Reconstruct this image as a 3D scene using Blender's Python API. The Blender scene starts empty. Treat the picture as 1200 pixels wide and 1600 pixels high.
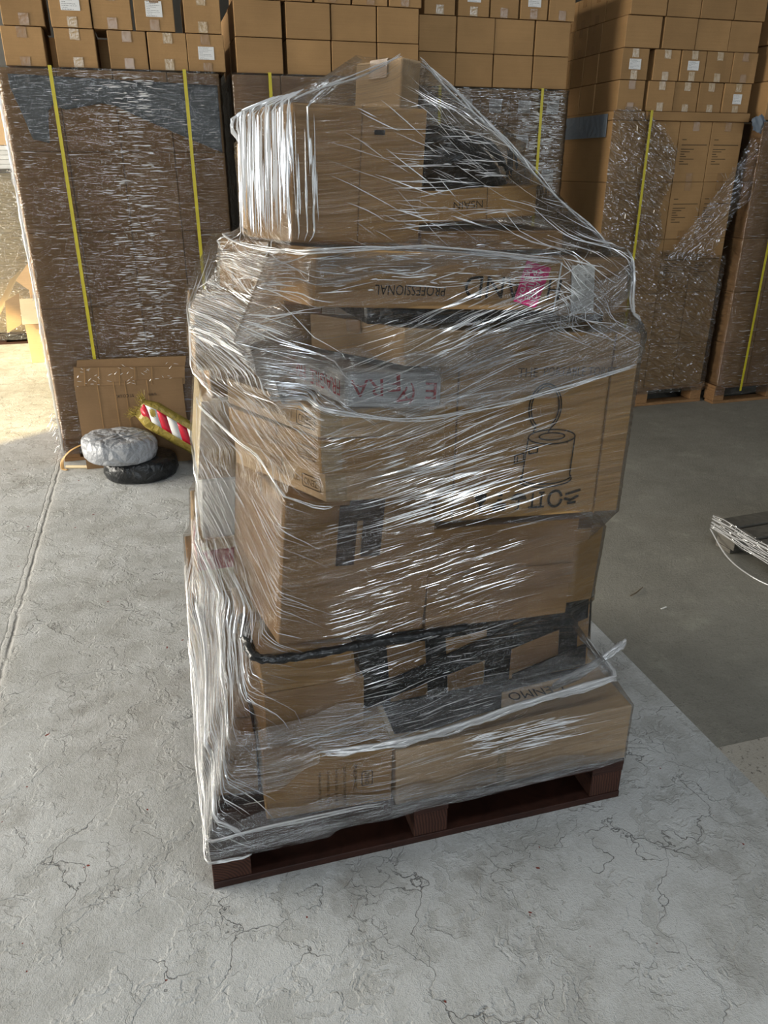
import bpy, math, random
import numpy as np
from mathutils import Vector, Matrix, noise as mnoise

rnd = random.Random(11)
nrs = np.random.RandomState(5)
scene = bpy.context.scene
COL = scene.collection

# ------------------------------------------------------------------ camera
cam_d = bpy.data.cameras.new('camera')
cam_d.sensor_fit = 'VERTICAL'; cam_d.sensor_height = 36.0
cam_d.lens = 36.0 * 1202.0 / 1600.0
cam_d.clip_start = 0.05; cam_d.clip_end = 100
cam = bpy.data.objects.new('camera', cam_d); COL.objects.link(cam)
cam.location = (0.033, -1.485, 1.70)
cam.rotation_euler = (math.radians(90 - 24.0), 0, math.radians(-15.9))
scene.camera = cam

# ------------------------------------------------------------------ world, sun, openings
world = bpy.data.worlds.new('daylight'); scene.world = world; world.use_nodes = True
wn = world.node_tree.nodes['Background']
wn.inputs[0].default_value = (0.75, 0.86, 1.0, 1); wn.inputs[1].default_value = 0.35

sun_d = bpy.data.lights.new('sun', 'SUN'); sun_d.energy = 15.0; sun_d.angle = math.radians(1.2)
sun_d.color = (1.0, 0.76, 0.36)
sun = bpy.data.objects.new('sun', sun_d); COL.objects.link(sun)
sun.rotation_euler = Vector((0.80, 0.60, -0.50)).to_track_quat('-Z', 'Y').to_euler()

def area(name, loc, look, sx, sy, watts, color):
    d = bpy.data.lights.new(name, 'AREA'); d.shape = 'RECTANGLE'; d.size = sx; d.size_y = sy
    d.energy = watts; d.color = color
    o = bpy.data.objects.new(name, d); COL.objects.link(o); o.location = loc
    zz = -Vector(look); yy = Vector((0, 0, 1)) if abs(zz.z) < 0.9 else Vector((0, 1, 0)); xx = yy.cross(zz)
    o.rotation_euler = Matrix((xx, yy, zz)).transposed().to_euler()
    return o
# daylight entering by the openings that the walls below really have
area('daylight_side_door', (-5.9, 3.7, 1.75), (1, 0, 0), 6.8, 3.2, 1480, (1.0, 0.945, 0.84))
area('daylight_front_door', (-0.5, -6.9, 2.3), (0, 1, 0), 1.6, 3.6, 205, (0.86, 0.94, 1.0))
area('daylight_front_window', (6.2, -6.9, 3.2), (0, 1, 0), 3.8, 1.7, 195, (0.80, 0.90, 1.0))
area('daylight_front_window', (10.4, -6.9, 3.2), (0, 1, 0), 1.8, 2.2, 60, (0.80, 0.90, 1.0))
area('daylight_rooflight', (0.2, -2.0, 6.05), (0, 0, -1), 4.6, 0.5, 140, (0.88, 0.95, 1.0))

vs = scene.view_settings
vs.view_transform = 'Standard'; vs.look = 'None'; vs.gamma = 1.0; vs.use_curve_mapping = False
vs.exposure = -0.46
scene.cycles.transparent_max_bounces = 20
scene.cycles.max_bounces = 5
scene.cycles.caustics_reflective = False
scene.cycles.caustics_refractive = False
scene.cycles.diffuse_bounces = 3
scene.cycles.glossy_bounces = 3
scene.cycles.transmission_bounces = 4

# ------------------------------------------------------------------ material helpers
class NT:
    def __init__(s, name):
        s.m = bpy.data.materials.new(name); s.m.use_nodes = True
        s.t = s.m.node_tree; s.t.nodes.clear()
        s.out = s.n('ShaderNodeOutputMaterial')
    def n(s, typ, **k):
        nd = s.t.nodes.new(typ)
        for a, b in k.items(): setattr(nd, a, b)
        return nd
    def l(s, a, b): s.t.links.new(a, b)
    def val(s, sock, v):
        if hasattr(v, 'links') or hasattr(v, 'is_linked'): s.l(v, sock)
        else: sock.default_value = v
    def coord(s, which='Object', scale=(1, 1, 1), rot=(0, 0, 0), src=None):
        if src is None:
            src = s.n('ShaderNodeTexCoord').outputs[which]
        mp = s.n('ShaderNodeMapping'); s.l(src, mp.inputs[0])
        mp.inputs['Scale'].default_value = scale; mp.inputs['Rotation'].default_value = rot
        return mp.outputs[0]
    def noise(s, vec, scale=5, detail=4, rough=0.55, dist=0.0):
        nd = s.n('ShaderNodeTexNoise'); s.l(vec, nd.inputs['Vector'])
        nd.inputs['Scale'].default_value = scale; nd.inputs['Detail'].default_value = detail
        nd.inputs['Roughness'].default_value = rough; nd.inputs['Distortion'].default_value = dist
        return nd.outputs['Fac']
    def noisecol(s, vec, scale=5, detail=3):
        nd = s.n('ShaderNodeTexNoise'); s.l(vec, nd.inputs['Vector'])
        nd.inputs['Scale'].default_value = scale; nd.inputs['Detail'].default_value = detail
        return nd.outputs['Color']
    def ramp(s, f, stops):
        r = s.n('ShaderNodeValToRGB'); s.l(f, r.inputs[0]); e = r.color_ramp.elements
        while len(e) < len(stops): e.new(0.5)
        for i, (p, c) in enumerate(stops):
            e[i].position = p
            e[i].color = (c, c, c, 1) if isinstance(c, (int, float)) else (*c, 1)
        return r.outputs[0]
    def math(s, op, a, b=0.0, c=None, clamp=False):
        m = s.n('ShaderNodeMath', operation=op, use_clamp=clamp)
        s.val(m.inputs[0], a); s.val(m.inputs[1], b)
        if c is not None: s.val(m.inputs[2], c)
        return m.outputs[0]
    def mix(s, f, a, b, mode='MIX'):
        m = s.n('ShaderNodeMix', data_type='RGBA', blend_type=mode)
        s.val(m.inputs[0], f)
        for sock, v in ((m.inputs[6], a), (m.inputs[7], b)):
            if isinstance(v, tuple): sock.default_value = (*v[:3], 1)
            else: s.l(v, sock)
        return m.outputs[2]
    def bump(s, h, strength=0.3, dist=0.01, nrm=None):
        b = s.n('ShaderNodeBump'); s.l(h, b.inputs['Height'])
        b.inputs['Strength'].default_value = strength; b.inputs['Distance'].default_value = dist
        if nrm is not None: s.l(nrm, b.inputs['Normal'])
        return b.outputs[0]
    def bsdf(s, col, rough=0.6, nrm=None, spec=0.5, metal=0.0, alpha=None, trans=0.0):
        b = s.n('ShaderNodeBsdfPrincipled')
        if isinstance(col, tuple): b.inputs['Base Color'].default_value = (*col[:3], 1)
        else: s.l(col, b.inputs['Base Color'])
        s.val(b.inputs['Roughness'], rough)
        b.inputs['Specular IOR Level'].default_value = spec; b.inputs['Metallic'].default_value = metal
        if nrm is not None: s.l(nrm, b.inputs['Normal'])
        if alpha is not None: s.val(b.inputs['Alpha'], alpha)
        b.inputs['Transmission Weight'].default_value = trans
        return b.outputs[0]
    def done(s, sh):
        s.l(sh, s.out.inputs[0]); return s.m

def mat_card(name, col, var=0.12, rough=0.82):
    t = NT(name)
    oi = t.n('ShaderNodeObjectInfo')
    c = t.coord('Object')
    off = t.n('ShaderNodeVectorMath', operation='ADD'); t.l(c, off.inputs[0])
    cmb = t.n('ShaderNodeCombineXYZ')
    t.l(t.math('MULTIPLY', oi.outputs['Random'], 37.0), cmb.inputs[0]); t.l(cmb.outputs[0], off.inputs[1])
    v = off.outputs[0]
    big = t.noise(v, 4.0, 4); fine = t.noise(v, 160, 3)
    st = t.coord(scale=(3, 3, 260), src=v)
    flute = t.noise(st, 1.0, 2)
    f = t.math('ADD', t.math('MULTIPLY', big, 0.6), t.math('ADD', t.math('MULTIPLY', fine, 0.2), t.math('MULTIPLY', flute, 0.25)))
    lo = tuple(x * (1 - var * 1.6) for x in col); hi = tuple(min(1, x * (1 + var * 1.6)) for x in col)
    colr = t.ramp(f, [(0.3, lo), (0.75, hi)])
    rv = t.math('ADD', t.math('MULTIPLY', oi.outputs['Random'], 0.22), 0.89)
    hs = t.n('ShaderNodeHueSaturation'); t.l(colr, hs.inputs['Color']); t.l(rv, hs.inputs['Value'])
    h = t.math('ADD', t.math('MULTIPLY', big, 1.0), t.math('MULTIPLY', flute, 0.12))
    return t.done(t.bsdf(hs.outputs[0], rough, t.bump(h, 0.35, 0.012), 0.25))

def mat_plain(name, col, rough=0.5, spec=0.4, bump=None, var=0.1, metal=0.0):
    t = NT(name); v = t.coord('Object')
    nz = t.noise(v, 12 if bump is None else bump[0], 4)
    c = t.ramp(nz, [(0.3, tuple(x * (1 - var) for x in col)), (0.7, tuple(min(1, x * (1 + var)) for x in col))])
    nr = t.bump(nz, bump[1], bump[2]) if bump else None
    return t.done(t.bsdf(c, rough, nr, spec, metal))

def mat_crumple(name, col, rough=0.3, scale=14, strength=0.8, dist=0.02, spec=0.5):
    """thin plastic bag: sharp creases"""
    t = NT(name); v = t.coord('Object')
    w = t.n('ShaderNodeVectorMath', operation='ADD'); t.l(v, w.inputs[0])
    sc = t.n('ShaderNodeVectorMath', operation='SCALE'); t.l(t.noisecol(v, scale * 0.4), sc.inputs[0]); sc.inputs['Scale'].default_value = 0.15
    t.l(sc.outputs[0], w.inputs[1])
    vo = t.n('ShaderNodeTexVoronoi', feature='DISTANCE_TO_EDGE'); t.l(w.outputs[0], vo.inputs['Vector']); vo.inputs['Scale'].default_value = scale
    h = t.math('ADD', t.math('MULTIPLY', t.math('MINIMUM', vo.outputs['Distance'], 0.25), 1.5), t.noise(v, scale * 1.5, 5))
    c = t.ramp(t.noise(v, 5, 3), [(0.3, tuple(x * 0.9 for x in col)), (0.7, tuple(min(1, x * 1.1) for x in col))])
    return t.done(t.bsdf(c, rough, t.bump(h, strength, dist), spec))

def mat_film(name, stretch=(2.2, 85.0), strength=0.9, dist=0.006, gloss=0.20, haze=0.10, rough=0.10, tint=(0.965, 0.965, 0.96), second=True, white=(0.86, 0.88, 0.90), hazescale=1.0):
    """clear stretch film: transparent + glossy with streaky wrinkles along U, a little milky where layers overlap"""
    t = NT(name)
    uv = t.n('ShaderNodeUVMap').outputs[0]
    warp = t.n('ShaderNodeVectorMath', operation='ADD'); t.l(uv, warp.inputs[0])
    sc = t.n('ShaderNodeVectorMath', operation='SCALE'); t.l(t.noisecol(uv, 3.0, 1), sc.inputs[0]); sc.inputs['Scale'].default_value = 0.10
    t.l(sc.outputs[0], warp.inputs[1])
    a = t.noise(t.coord(scale=(stretch[0], stretch[1], 1), src=warp.outputs[0]), 1.0, 2, 0.6)
    b = t.noise(t.coord(scale=(stretch[0] * 3, stretch[1] * 3.2, 1), rot=(0, 0, 0.05), src=warp.outputs[0]), 1.0, 1, 0.6)
    rid = t.math('POWER', t.math('SUBTRACT', 1.0, t.math('ABSOLUTE', t.math('MULTIPLY_ADD', a, 2.0, -1.0))), 4.0)
    h = t.math('ADD', t.math('MULTIPLY', rid, 0.55), t.math('MULTIPLY', b, 0.35))
    if second:
        c2 = t.noise(t.coord(scale=(stretch[0] * 1.5, stretch[1] * 0.5, 1), rot=(0, 0, 0.35), src=warp.outputs[0]), 1.0, 1, 0.6)
        h = t.math('ADD', h, t.math('MULTIPLY', c2, 0.22))
    nr = t.bump(h, strength, dist)
    tr = t.n('ShaderNodeBsdfTransparent'); tr.inputs[0].default_value = (*tint, 1)
    gl = t.n('ShaderNodeBsdfGlossy'); gl.inputs['Roughness'].default_value = rough; gl.inputs[0].default_value = (1, 1, 1, 1)
    t.l(nr, gl.inputs['Normal'])
    df = t.n('ShaderNodeBsdfDiffuse'); df.inputs[0].default_value = (*white, 1); t.l(nr, df.inputs['Normal'])
    tl = t.n('ShaderNodeBsdfTranslucent'); tl.inputs[0].default_value = (*white, 1)
    dt = t.n('ShaderNodeMixShader'); dt.inputs[0].default_value = 0.3; t.l(df.outputs[0], dt.inputs[1]); t.l(tl.outputs[0], dt.inputs[2])
    # milky bands follow the wraps
    band = t.ramp(t.noise(t.coord(scale=(0.7 * hazescale, 7 * hazescale, 1), src=warp.outputs[0]), 1.0, 2, 0.65), [(0.42, 0.15), (0.68, 1.0)])
    streak = t.ramp(a, [(0.52, 0.0), (0.72, 1.0)])
    hz = t.math('MULTIPLY', band, t.math('MULTIPLY_ADD', streak, haze * 1.6, haze * 0.6), clamp=True)
    m1 = t.n('ShaderNodeMixShader'); t.l(hz, m1.inputs[0]); t.l(tr.outputs[0], m1.inputs[1]); t.l(dt.outputs[0], m1.inputs[2])
    fr = t.n('ShaderNodeFresnel'); fr.inputs['IOR'].default_value = 1.5; t.l(nr, fr.inputs['Normal'])
    gf = t.math('MULTIPLY_ADD', fr.outputs[0], 0.75, gloss * 0.5, clamp=True)
    m2 = t.n('ShaderNodeMixShader'); t.l(gf, m2.inputs[0]); t.l(m1.outputs[0], m2.inputs[1]); t.l(gl.outputs[0], m2.inputs[2])
    return t.done(m2.outputs[0])

def mat_ridge(name, alpha=0.6, rough=0.18, white=0.85):
    """a gathered fold of film: glossy, its highlight painted in as diffuse white"""
    t = NT(name)
    g = t.n('ShaderNodeBsdfGlossy'); g.inputs['Roughness'].default_value = rough; g.inputs[0].default_value = (1, 1, 1, 1)
    d = t.n('ShaderNodeBsdfDiffuse'); d.inputs[0].default_value = (white, white, white, 1)
    tl = t.n('ShaderNodeBsdfTranslucent'); tl.inputs[0].default_value = (white, white, white, 1)
    m0 = t.n('ShaderNodeMixShader'); m0.inputs[0].default_value = 0.15; t.l(d.outputs[0], m0.inputs[1]); t.l(tl.outputs[0], m0.inputs[2])
    m = t.n('ShaderNodeMixShader'); m.inputs[0].default_value = 0.33; t.l(m0.outputs[0], m.inputs[1]); t.l(g.outputs[0], m.inputs[2])
    tr = t.n('ShaderNodeBsdfTransparent')
    if alpha >= 0.99: return t.done(m.outputs[0])
    m2 = t.n('ShaderNodeMixShader'); m2.inputs[0].default_value = alpha * 0.8; t.l(tr.outputs[0], m2.inputs[1]); t.l(m.outputs[0], m2.inputs[2])
    return t.done(m2.outputs[0])

def mat_wood(name, dark, light, rough=0.7):
    t = NT(name); v = t.coord('Object', scale=(2, 2, 14))
    w = t.noise(v, 6, 6, 0.65, 1.5)
    v2 = t.coord('Object'); g = t.noise(v2, 3, 4)
    c = t.ramp(t.math('ADD', t.math('MULTIPLY', w, 0.7), t.math('MULTIPLY', g, 0.3)), [(0.3, dark), (0.7, light)])
    return t.done(t.bsdf(c, rough, t.bump(w, 0.4, 0.004), 0.3))

def mat_endgrain(name, dark, light, cx, cz):
    t = NT(name); v = t.coord('Object')
    dv = t.n('ShaderNodeVectorMath', operation='ADD'); t.l(v, dv.inputs[0])
    sc = t.n('ShaderNodeVectorMath', operation='SCALE'); t.l(t.noisecol(v, 20, 2), sc.inputs[0]); sc.inputs['Scale'].default_value = 0.012
    t.l(sc.outputs[0], dv.inputs[1])
    wv = t.n('ShaderNodeTexWave', wave_type='RINGS', rings_direction='Y'); t.l(t.coord(src=dv.outputs[0]), wv.inputs['Vector'])
    wv.inputs['Scale'].default_value = 38; wv.inputs['Distortion'].default_value = 1.5; wv.inputs['Detail'].default_value = 2
    g = t.noise(v, 9, 4)
    c = t.ramp(t.math('ADD', t.math('MULTIPLY', wv.outputs['Fac'], 0.45), t.math('MULTIPLY', g, 0.5)), [(0.2, dark), (0.8, light)])
    return t.done(t.bsdf(c, 0.75, t.bump(wv.outputs['Fac'], 0.25, 0.003), 0.3))

def mat_label(name, lines=9.0):
    """white address label with rows of tiny print"""
    t = NT(name); v = t.n('ShaderNodeUVMap').outputs[0]
    sp = t.n('ShaderNodeSeparateXYZ'); t.l(v, sp.inputs[0])
    row = t.math('FRACT', t.math('MULTIPLY', sp.outputs[1], lines))
    ink = t.math('MULTIPLY', t.math('GREATER_THAN', row, 0.4), t.math('LESS_THAN', row, 0.72))
    br = t.noise(t.coord(scale=(26, lines * 2.0, 1), src=v), 1.0, 1)
    ink = t.math('MULTIPLY', ink, t.math('GREATER_THAN', br, 0.47))
    rowid = t.math('FLOOR', t.math('MULTIPLY', sp.outputs[1], lines))
    ends = t.n('ShaderNodeTexWhiteNoise', noise_dimensions='1D'); t.l(rowid, ends.inputs['W'])
    ink = t.math('MULTIPLY', ink, t.math('LESS_THAN', sp.outputs[0], t.math('MULTIPLY_ADD', ends.outputs[0], 0.65, 0.28)))
    ink = t.math('MULTIPLY', ink, t.math('GREATER_THAN', sp.outputs[0], 0.07))
    c = t.mix(t.math('MULTIPLY', ink, 0.8), (0.72, 0.71, 0.69), (0.08, 0.08, 0.08))
    return t.done(t.bsdf(c, 0.5, None, 0.3))

def mat_floor(name, base, dark, stain, flake=True, joint=None, speck=0.0):
    t = NT(name); v = t.n('ShaderNodeNewGeometry').outputs['Position']
    w = t.n('ShaderNodeVectorMath', operation='ADD'); t.l(v, w.inputs[0])
    sc = t.n('ShaderNodeVectorMath', operation='SCALE')
    nc = t.n('ShaderNodeVectorMath', operation='SUBTRACT'); t.l(t.noisecol(v, 7, 5), nc.inputs[0]); nc.inputs[1].default_value = (0.5, 0.5, 0.5)
    t.l(nc.outputs[0], sc.inputs[0]); sc.inputs['Scale'].default_value = 0.30; t.l(sc.outputs[0], w.inputs[1])
    big = t.noise(v, 1.3, 5, 0.6); mid = t.noise(v, 9, 6, 0.65); fine = t.noise(v, 90, 4, 0.7); grit = t.noise(v, 320, 2, 0.6)
    c = t.ramp(t.math('ADD', t.math('MULTIPLY', big, 0.5), t.math('ADD', t.math('MULTIPLY', mid, 0.35), t.math('MULTIPLY', fine, 0.22))), [(0.40, dark), (0.60, base)])
    c = t.mix(t.ramp(t.noise(v, 4.2, 7, 0.72), [(0.55, 0.0), (0.72, 0.75)]), c, stain)
    c = t.mix(t.ramp(fine, [(0.60, 0.0), (0.75, 0.55)]), c, tuple(x * 0.45 for x in dark))
    h = t.math('ADD', t.math('MULTIPLY', mid, 0.35), t.math('ADD', t.math('MULTIPLY', fine, 0.38), t.math('MULTIPLY', grit, 0.22)))
    if flake:
        vo = t.n('ShaderNodeTexVoronoi', feature='DISTANCE_TO_EDGE'); t.l(t.coord(scale=(1.0, 0.7, 1), src=w.outputs[0]), vo.inputs['Vector']); vo.inputs['Scale'].default_value = 3.4
        msk = t.ramp(t.noise(v, 2.6, 3), [(0.50, 0.0), (0.60, 1.0)])
        crack = t.math('MULTIPLY', t.ramp(vo.outputs['Distance'], [(0.0, 0.9), (0.007, 0.0)]), msk)
        vo2 = t.n('ShaderNodeTexVoronoi', feature='DISTANCE_TO_EDGE'); t.l(w.outputs[0], vo2.inputs['Vector']); vo2.inputs['Scale'].default_value = 8.5
        msk2 = t.ramp(t.noise(v, 3.7, 3), [(0.54, 0.0), (0.62, 1.0)])
        crack2 = t.math('MULTIPLY', t.ramp(vo2.outputs['Distance'], [(0.0, 0.7), (0.012, 0.0)]), msk2)
        ck = t.math('MAXIMUM', crack, crack2)
        c = t.mix(t.math('MULTIPLY', ck, 0.9), c, (0.07, 0.065, 0.06))
        # lifted paint islands
        isl = t.ramp(t.noise(w.outputs[0], 3.0, 4, 0.6), [(0.49, 0.0), (0.505, 1.0)])
        isl2 = t.ramp(t.noise(w.outputs[0], 7.0, 4, 0.6), [(0.56, 0.0), (0.57, 1.0)])
        c = t.mix(t.math('MULTIPLY', isl2, 0.35), c, dark)
        h = t.math('ADD', h, t.math('ADD', t.math('MULTIPLY', isl, 0.22), t.math('MULTIPLY', isl2, -0.20)))
        h = t.math('SUBTRACT', h, t.math('MULTIPLY', ck, 0.5))
        # rare red primer flecks
        red = t.math('MULTIPLY', t.math('GREATER_THAN', t.noise(v, 26, 2), 0.745), 1.0)
        c = t.mix(red, c, (0.20, 0.045, 0.03))
    if speck:
        c = t.mix(t.ramp(t.noise(v, 60, 3, 0.7), [(0.58, 0.0), (0.66, speck)]), c, (0.06, 0.05, 0.04))
    if joint is not None:
        sx = t.n('ShaderNodeSeparateXYZ'); t.l(v, sx.inputs[0])
        wob = t.math('MULTIPLY_ADD', t.noise(v, 9, 4), 0.03, -0.015)
        d = t.math('ABSOLUTE', t.math('ADD', t.math('SUBTRACT', sx.outputs[0], joint), wob))
        g = t.math('MULTIPLY', t.ramp(d, [(0.002, 1.0), (0.009, 0.0)]), t.ramp(t.noise(v, 6, 4), [(0.35, 0.25), (0.6, 1.0)])); edge = t.ramp(d, [(0.010, 1.0), (0.055, 0.0)])
        d2 = t.math('ABSOLUTE', t.math('ADD', t.math('SUBTRACT', sx.outputs[0], joint - 0.028), wob))
        g2 = t.ramp(d2, [(0.001, 0.3), (0.005, 0.0)])
        gm = t.math('MAXIMUM', g, g2)
        ed = t.math('MULTIPLY', edge, t.noise(v, 40, 3))
        c = t.mix(t.math('MULTIPLY', ed, 0.8), c, (0.62, 0.60, 0.56))
        c = t.mix(t.math('MULTIPLY', gm, 0.6), c, (0.12, 0.11, 0.10))
        h = t.math('SUBTRACT', h, t.math('MULTIPLY', gm, 0.7))
    return t.done(t.bsdf(c, 0.78, t.bump(h, 0.75, 0.012), 0.25))

KRAFT = (0.330, 0.194, 0.084)
M = dict(
    kraft=mat_card('kraft_cardboard', KRAFT),
    kraft_grey=mat_card('greyish_cardboard', (0.34, 0.212, 0.112)),
    kraft_pale=mat_card('pale_cardboard', (0.50, 0.34, 0.19)),
    kraft_dark=mat_card('dark_cardboard', (0.23, 0.14, 0.07)),
    kraft_warm=mat_card('warm_cardboard', (0.41, 0.240, 0.092)),
    cream=mat_card('cream_paper_and_sunlit_card', (0.74, 0.60, 0.38), 0.05),
    whitebox=mat_card('white_board', (0.55, 0.55, 0.53), 0.05),
    redprint=mat_plain('red_print', (0.38, 0.03, 0.05), 0.6),
    tape=mat_plain('brown_parcel_tape', (0.29, 0.165, 0.07), 0.22, 0.6, (30, 0.3, 0.004)),
    tape_clear=mat_plain('clear_tape', (0.42, 0.30, 0.17), 0.14, 0.7, (38, 0.6, 0.006)),
    tape_black=mat_plain('black_tape', (0.045, 0.030, 0.022), 0.35, 0.4),
    black_film=mat_crumple('black_plastic', (0.010, 0.011, 0.012), 0.28, 11, 0.7, 0.02),
    grey_bag=mat_crumple('grey_plastic', (0.36, 0.37, 0.39), 0.34, 10, 0.9, 0.03),
    grey_sheet=mat_crumple('blue_grey_plastic', (0.17, 0.20, 0.235), 0.4, 9, 0.5, 0.015),
    gold=mat_crumple('gold_plastic', (0.34, 0.25, 0.05), 0.35, 11, 0.8, 0.02),
    mailer=mat_crumple('white_mailer', (0.55, 0.55, 0.55), 0.4, 9, 0.4, 0.01),
    ink=mat_plain('black_ink', (0.022, 0.018, 0.014), 0.7, 0.2),
    ink_soft=mat_plain('faded_ink', (0.10, 0.065, 0.035), 0.75, 0.2),
    ink_red=mat_plain('red_ink', (0.42, 0.02, 0.035), 0.6, 0.2),
    white=mat_plain('white_paper', (0.70, 0.69, 0.66), 0.55, 0.3),
    pink=mat_plain('pink_sticker', (0.66, 0.02, 0.17), 0.4, 0.4),
    red=mat_plain('red_tape', (0.50, 0.012, 0.03), 0.35, 0.5),
    yellow=mat_plain('yellow_strap', (0.50, 0.42, 0.02), 0.4, 0.4),
    label=mat_label('address_label'),
    wood=mat_wood('pine_wood', (0.16, 0.08, 0.03), (0.36, 0.20, 0.09)),
    wood_dark=mat_wood('stained_wood', (0.014, 0.005, 0.003), (0.050, 0.017, 0.010), 0.55),
    wood_end=mat_endgrain('stained_end_grain', (0.025, 0.008, 0.005), (0.075, 0.028, 0.015), 0, 0),
    wood_grey=mat_wood('grey_wood', (0.06, 0.055, 0.045), (0.16, 0.145, 0.12)),
    twig=mat_plain('dry_twig', (0.10, 0.07, 0.04), 0.8),
    tan=mat_plain('tan_strap', (0.55, 0.33, 0.13), 0.5),
    wallm=mat_plain('painted_wall', (0.10, 0.095, 0.085), 0.9, 0.2, (4, 0.2, 0.02)),
    roofm=mat_plain('roof_sheet', (0.13, 0.13, 0.13), 0.8, 0.2),
    film=mat_film('stretch_film', stretch=(1.3, 190.0), gloss=0.04, haze=0.012, strength=1.0, dist=0.006, rough=0.07),
    film_load=mat_film('load_film', (5.0, 55.0), 1.0, 0.010, 0.07, 0.025, 0.09, (0.80, 0.775, 0.74), False, (0.55, 0.50, 0.44), 1.0),
    film_loose=mat_film('loose_film', (6.0, 26.0), 1.0, 0.016, 0.24, 0.07, 0.08),
    film_band=mat_film('layered_film', (1.5, 60.0), 1.0, 0.006, 0.08, 0.18, 0.10, (0.96, 0.96, 0.96), True, (0.80, 0.82, 0.85), 2.0),
    film_silver=mat_film('silvery_film', (5.0, 40.0), 1.0, 0.016, 0.34, 0.05, 0.10, (0.84, 0.83, 0.82), False, (0.6, 0.62, 0.66), 1.0),
    ridge=mat_ridge('film_fold', 1.0, 0.16, 0.95),  # opaque white stands in for the glints along the folds
    ridge_faint=mat_ridge('film_fold_glint_faint', 0.6, 0.15, 0.8),
    rope=mat_ridge('film_rope', 0.55, 0.15, 0.85),
    floor=mat_floor('painted_concrete', (0.545, 0.55, 0.54), (0.34, 0.335, 0.31), (0.25, 0.235, 0.205), True, -0.68),
    floor_dark=mat_floor('worn_concrete', (0.27, 0.255, 0.215), (0.205, 0.192, 0.16), (0.36, 0.345, 0.28), False, None, 0.25),
    floor_beige=mat_floor('speckled_concrete', (0.50, 0.46, 0.39), (0.40, 0.36, 0.30), (0.32, 0.27, 0.22), False, None, 0.7),
)

# ------------------------------------------------------------------ geometry helpers
def link(o, parent=None):
    COL.objects.link(o)
    if parent is not None: o.parent = parent
    return o
def mk(name, verts, faces, mat, parent=None, smooth=False, uvs=None, origin=None):
    """mesh object from world coordinates; its origin is the parent's (or the given) point"""
    if origin is None:
        origin = Vector(parent['base']) if parent is not None else Vector((0, 0, 0))
    origin = Vector(origin)
    me = bpy.data.meshes.new(name)
    V = np.asarray(verts, dtype=np.float64) - np.array(origin)
    me.from_pydata(V.tolist(), [], [list(map(int, f)) for f in faces])
    if mat: me.materials.append(M[mat] if isinstance(mat, str) else mat)
    if smooth: me.polygons.foreach_set('use_smooth', [True] * len(me.polygons))
    if uvs is not None:
        ul = me.uv_layers.new(name='UVMap')
        idx = np.zeros(len(me.loops), dtype=np.int32); me.loops.foreach_get('vertex_index', idx)
        ul.data.foreach_set('uv', np.asarray(uvs, dtype=np.float32)[idx].ravel())
    me.update()
    o = bpy.data.objects.new(name, me); link(o, parent)
    if parent is None: o.location = origin
    return o
def setbase(o, p): o['base'] = tuple(float(x) for x in p); return o
def thing(name, label, cat, base, group=None):
    o = bpy.data.objects.new(name, None); o.empty_display_size = 0.05
    link(o); o.location = base; setbase(o, base)
    return tag(o, label, cat, group)
def tag(o, label, cat, group=None):
    o['label'] = label; o['category'] = cat
    if group: o['group'] = group
    return o
def struct(o): o['kind'] = 'structure'; return o
def stuff(o): o['kind'] = 'stuff'; return o

BOXF = [(0, 3, 2, 1), (4, 5, 6, 7), (0, 1, 5, 4), (1, 2, 6, 5), (2, 3, 7, 6), (3, 0, 4, 7)]
def boxv(x0, x1, y0, y1, z0, z1):
    return [(x0, y0, z0), (x1, y0, z0), (x1, y1, z0), (x0, y1, z0), (x0, y0, z1), (x1, y0, z1), (x1, y1, z1), (x0, y1, z1)]
def bevel(o, w, seg=2):
    b = o.modifiers.new('bevel', 'BEVEL'); b.width = w; b.segments = seg; b.limit_method = 'ANGLE'; b.angle_limit = math.radians(50)
    return o
def boxobj(name, b, mat, parent=None, bev=0.0):
    o = mk(name, boxv(*b), BOXF, mat, parent, origin=None if parent is not None else ((b[0] + b[1]) / 2, (b[2] + b[3]) / 2, b[4]))
    if bev: bevel(o, bev)
    return o

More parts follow.
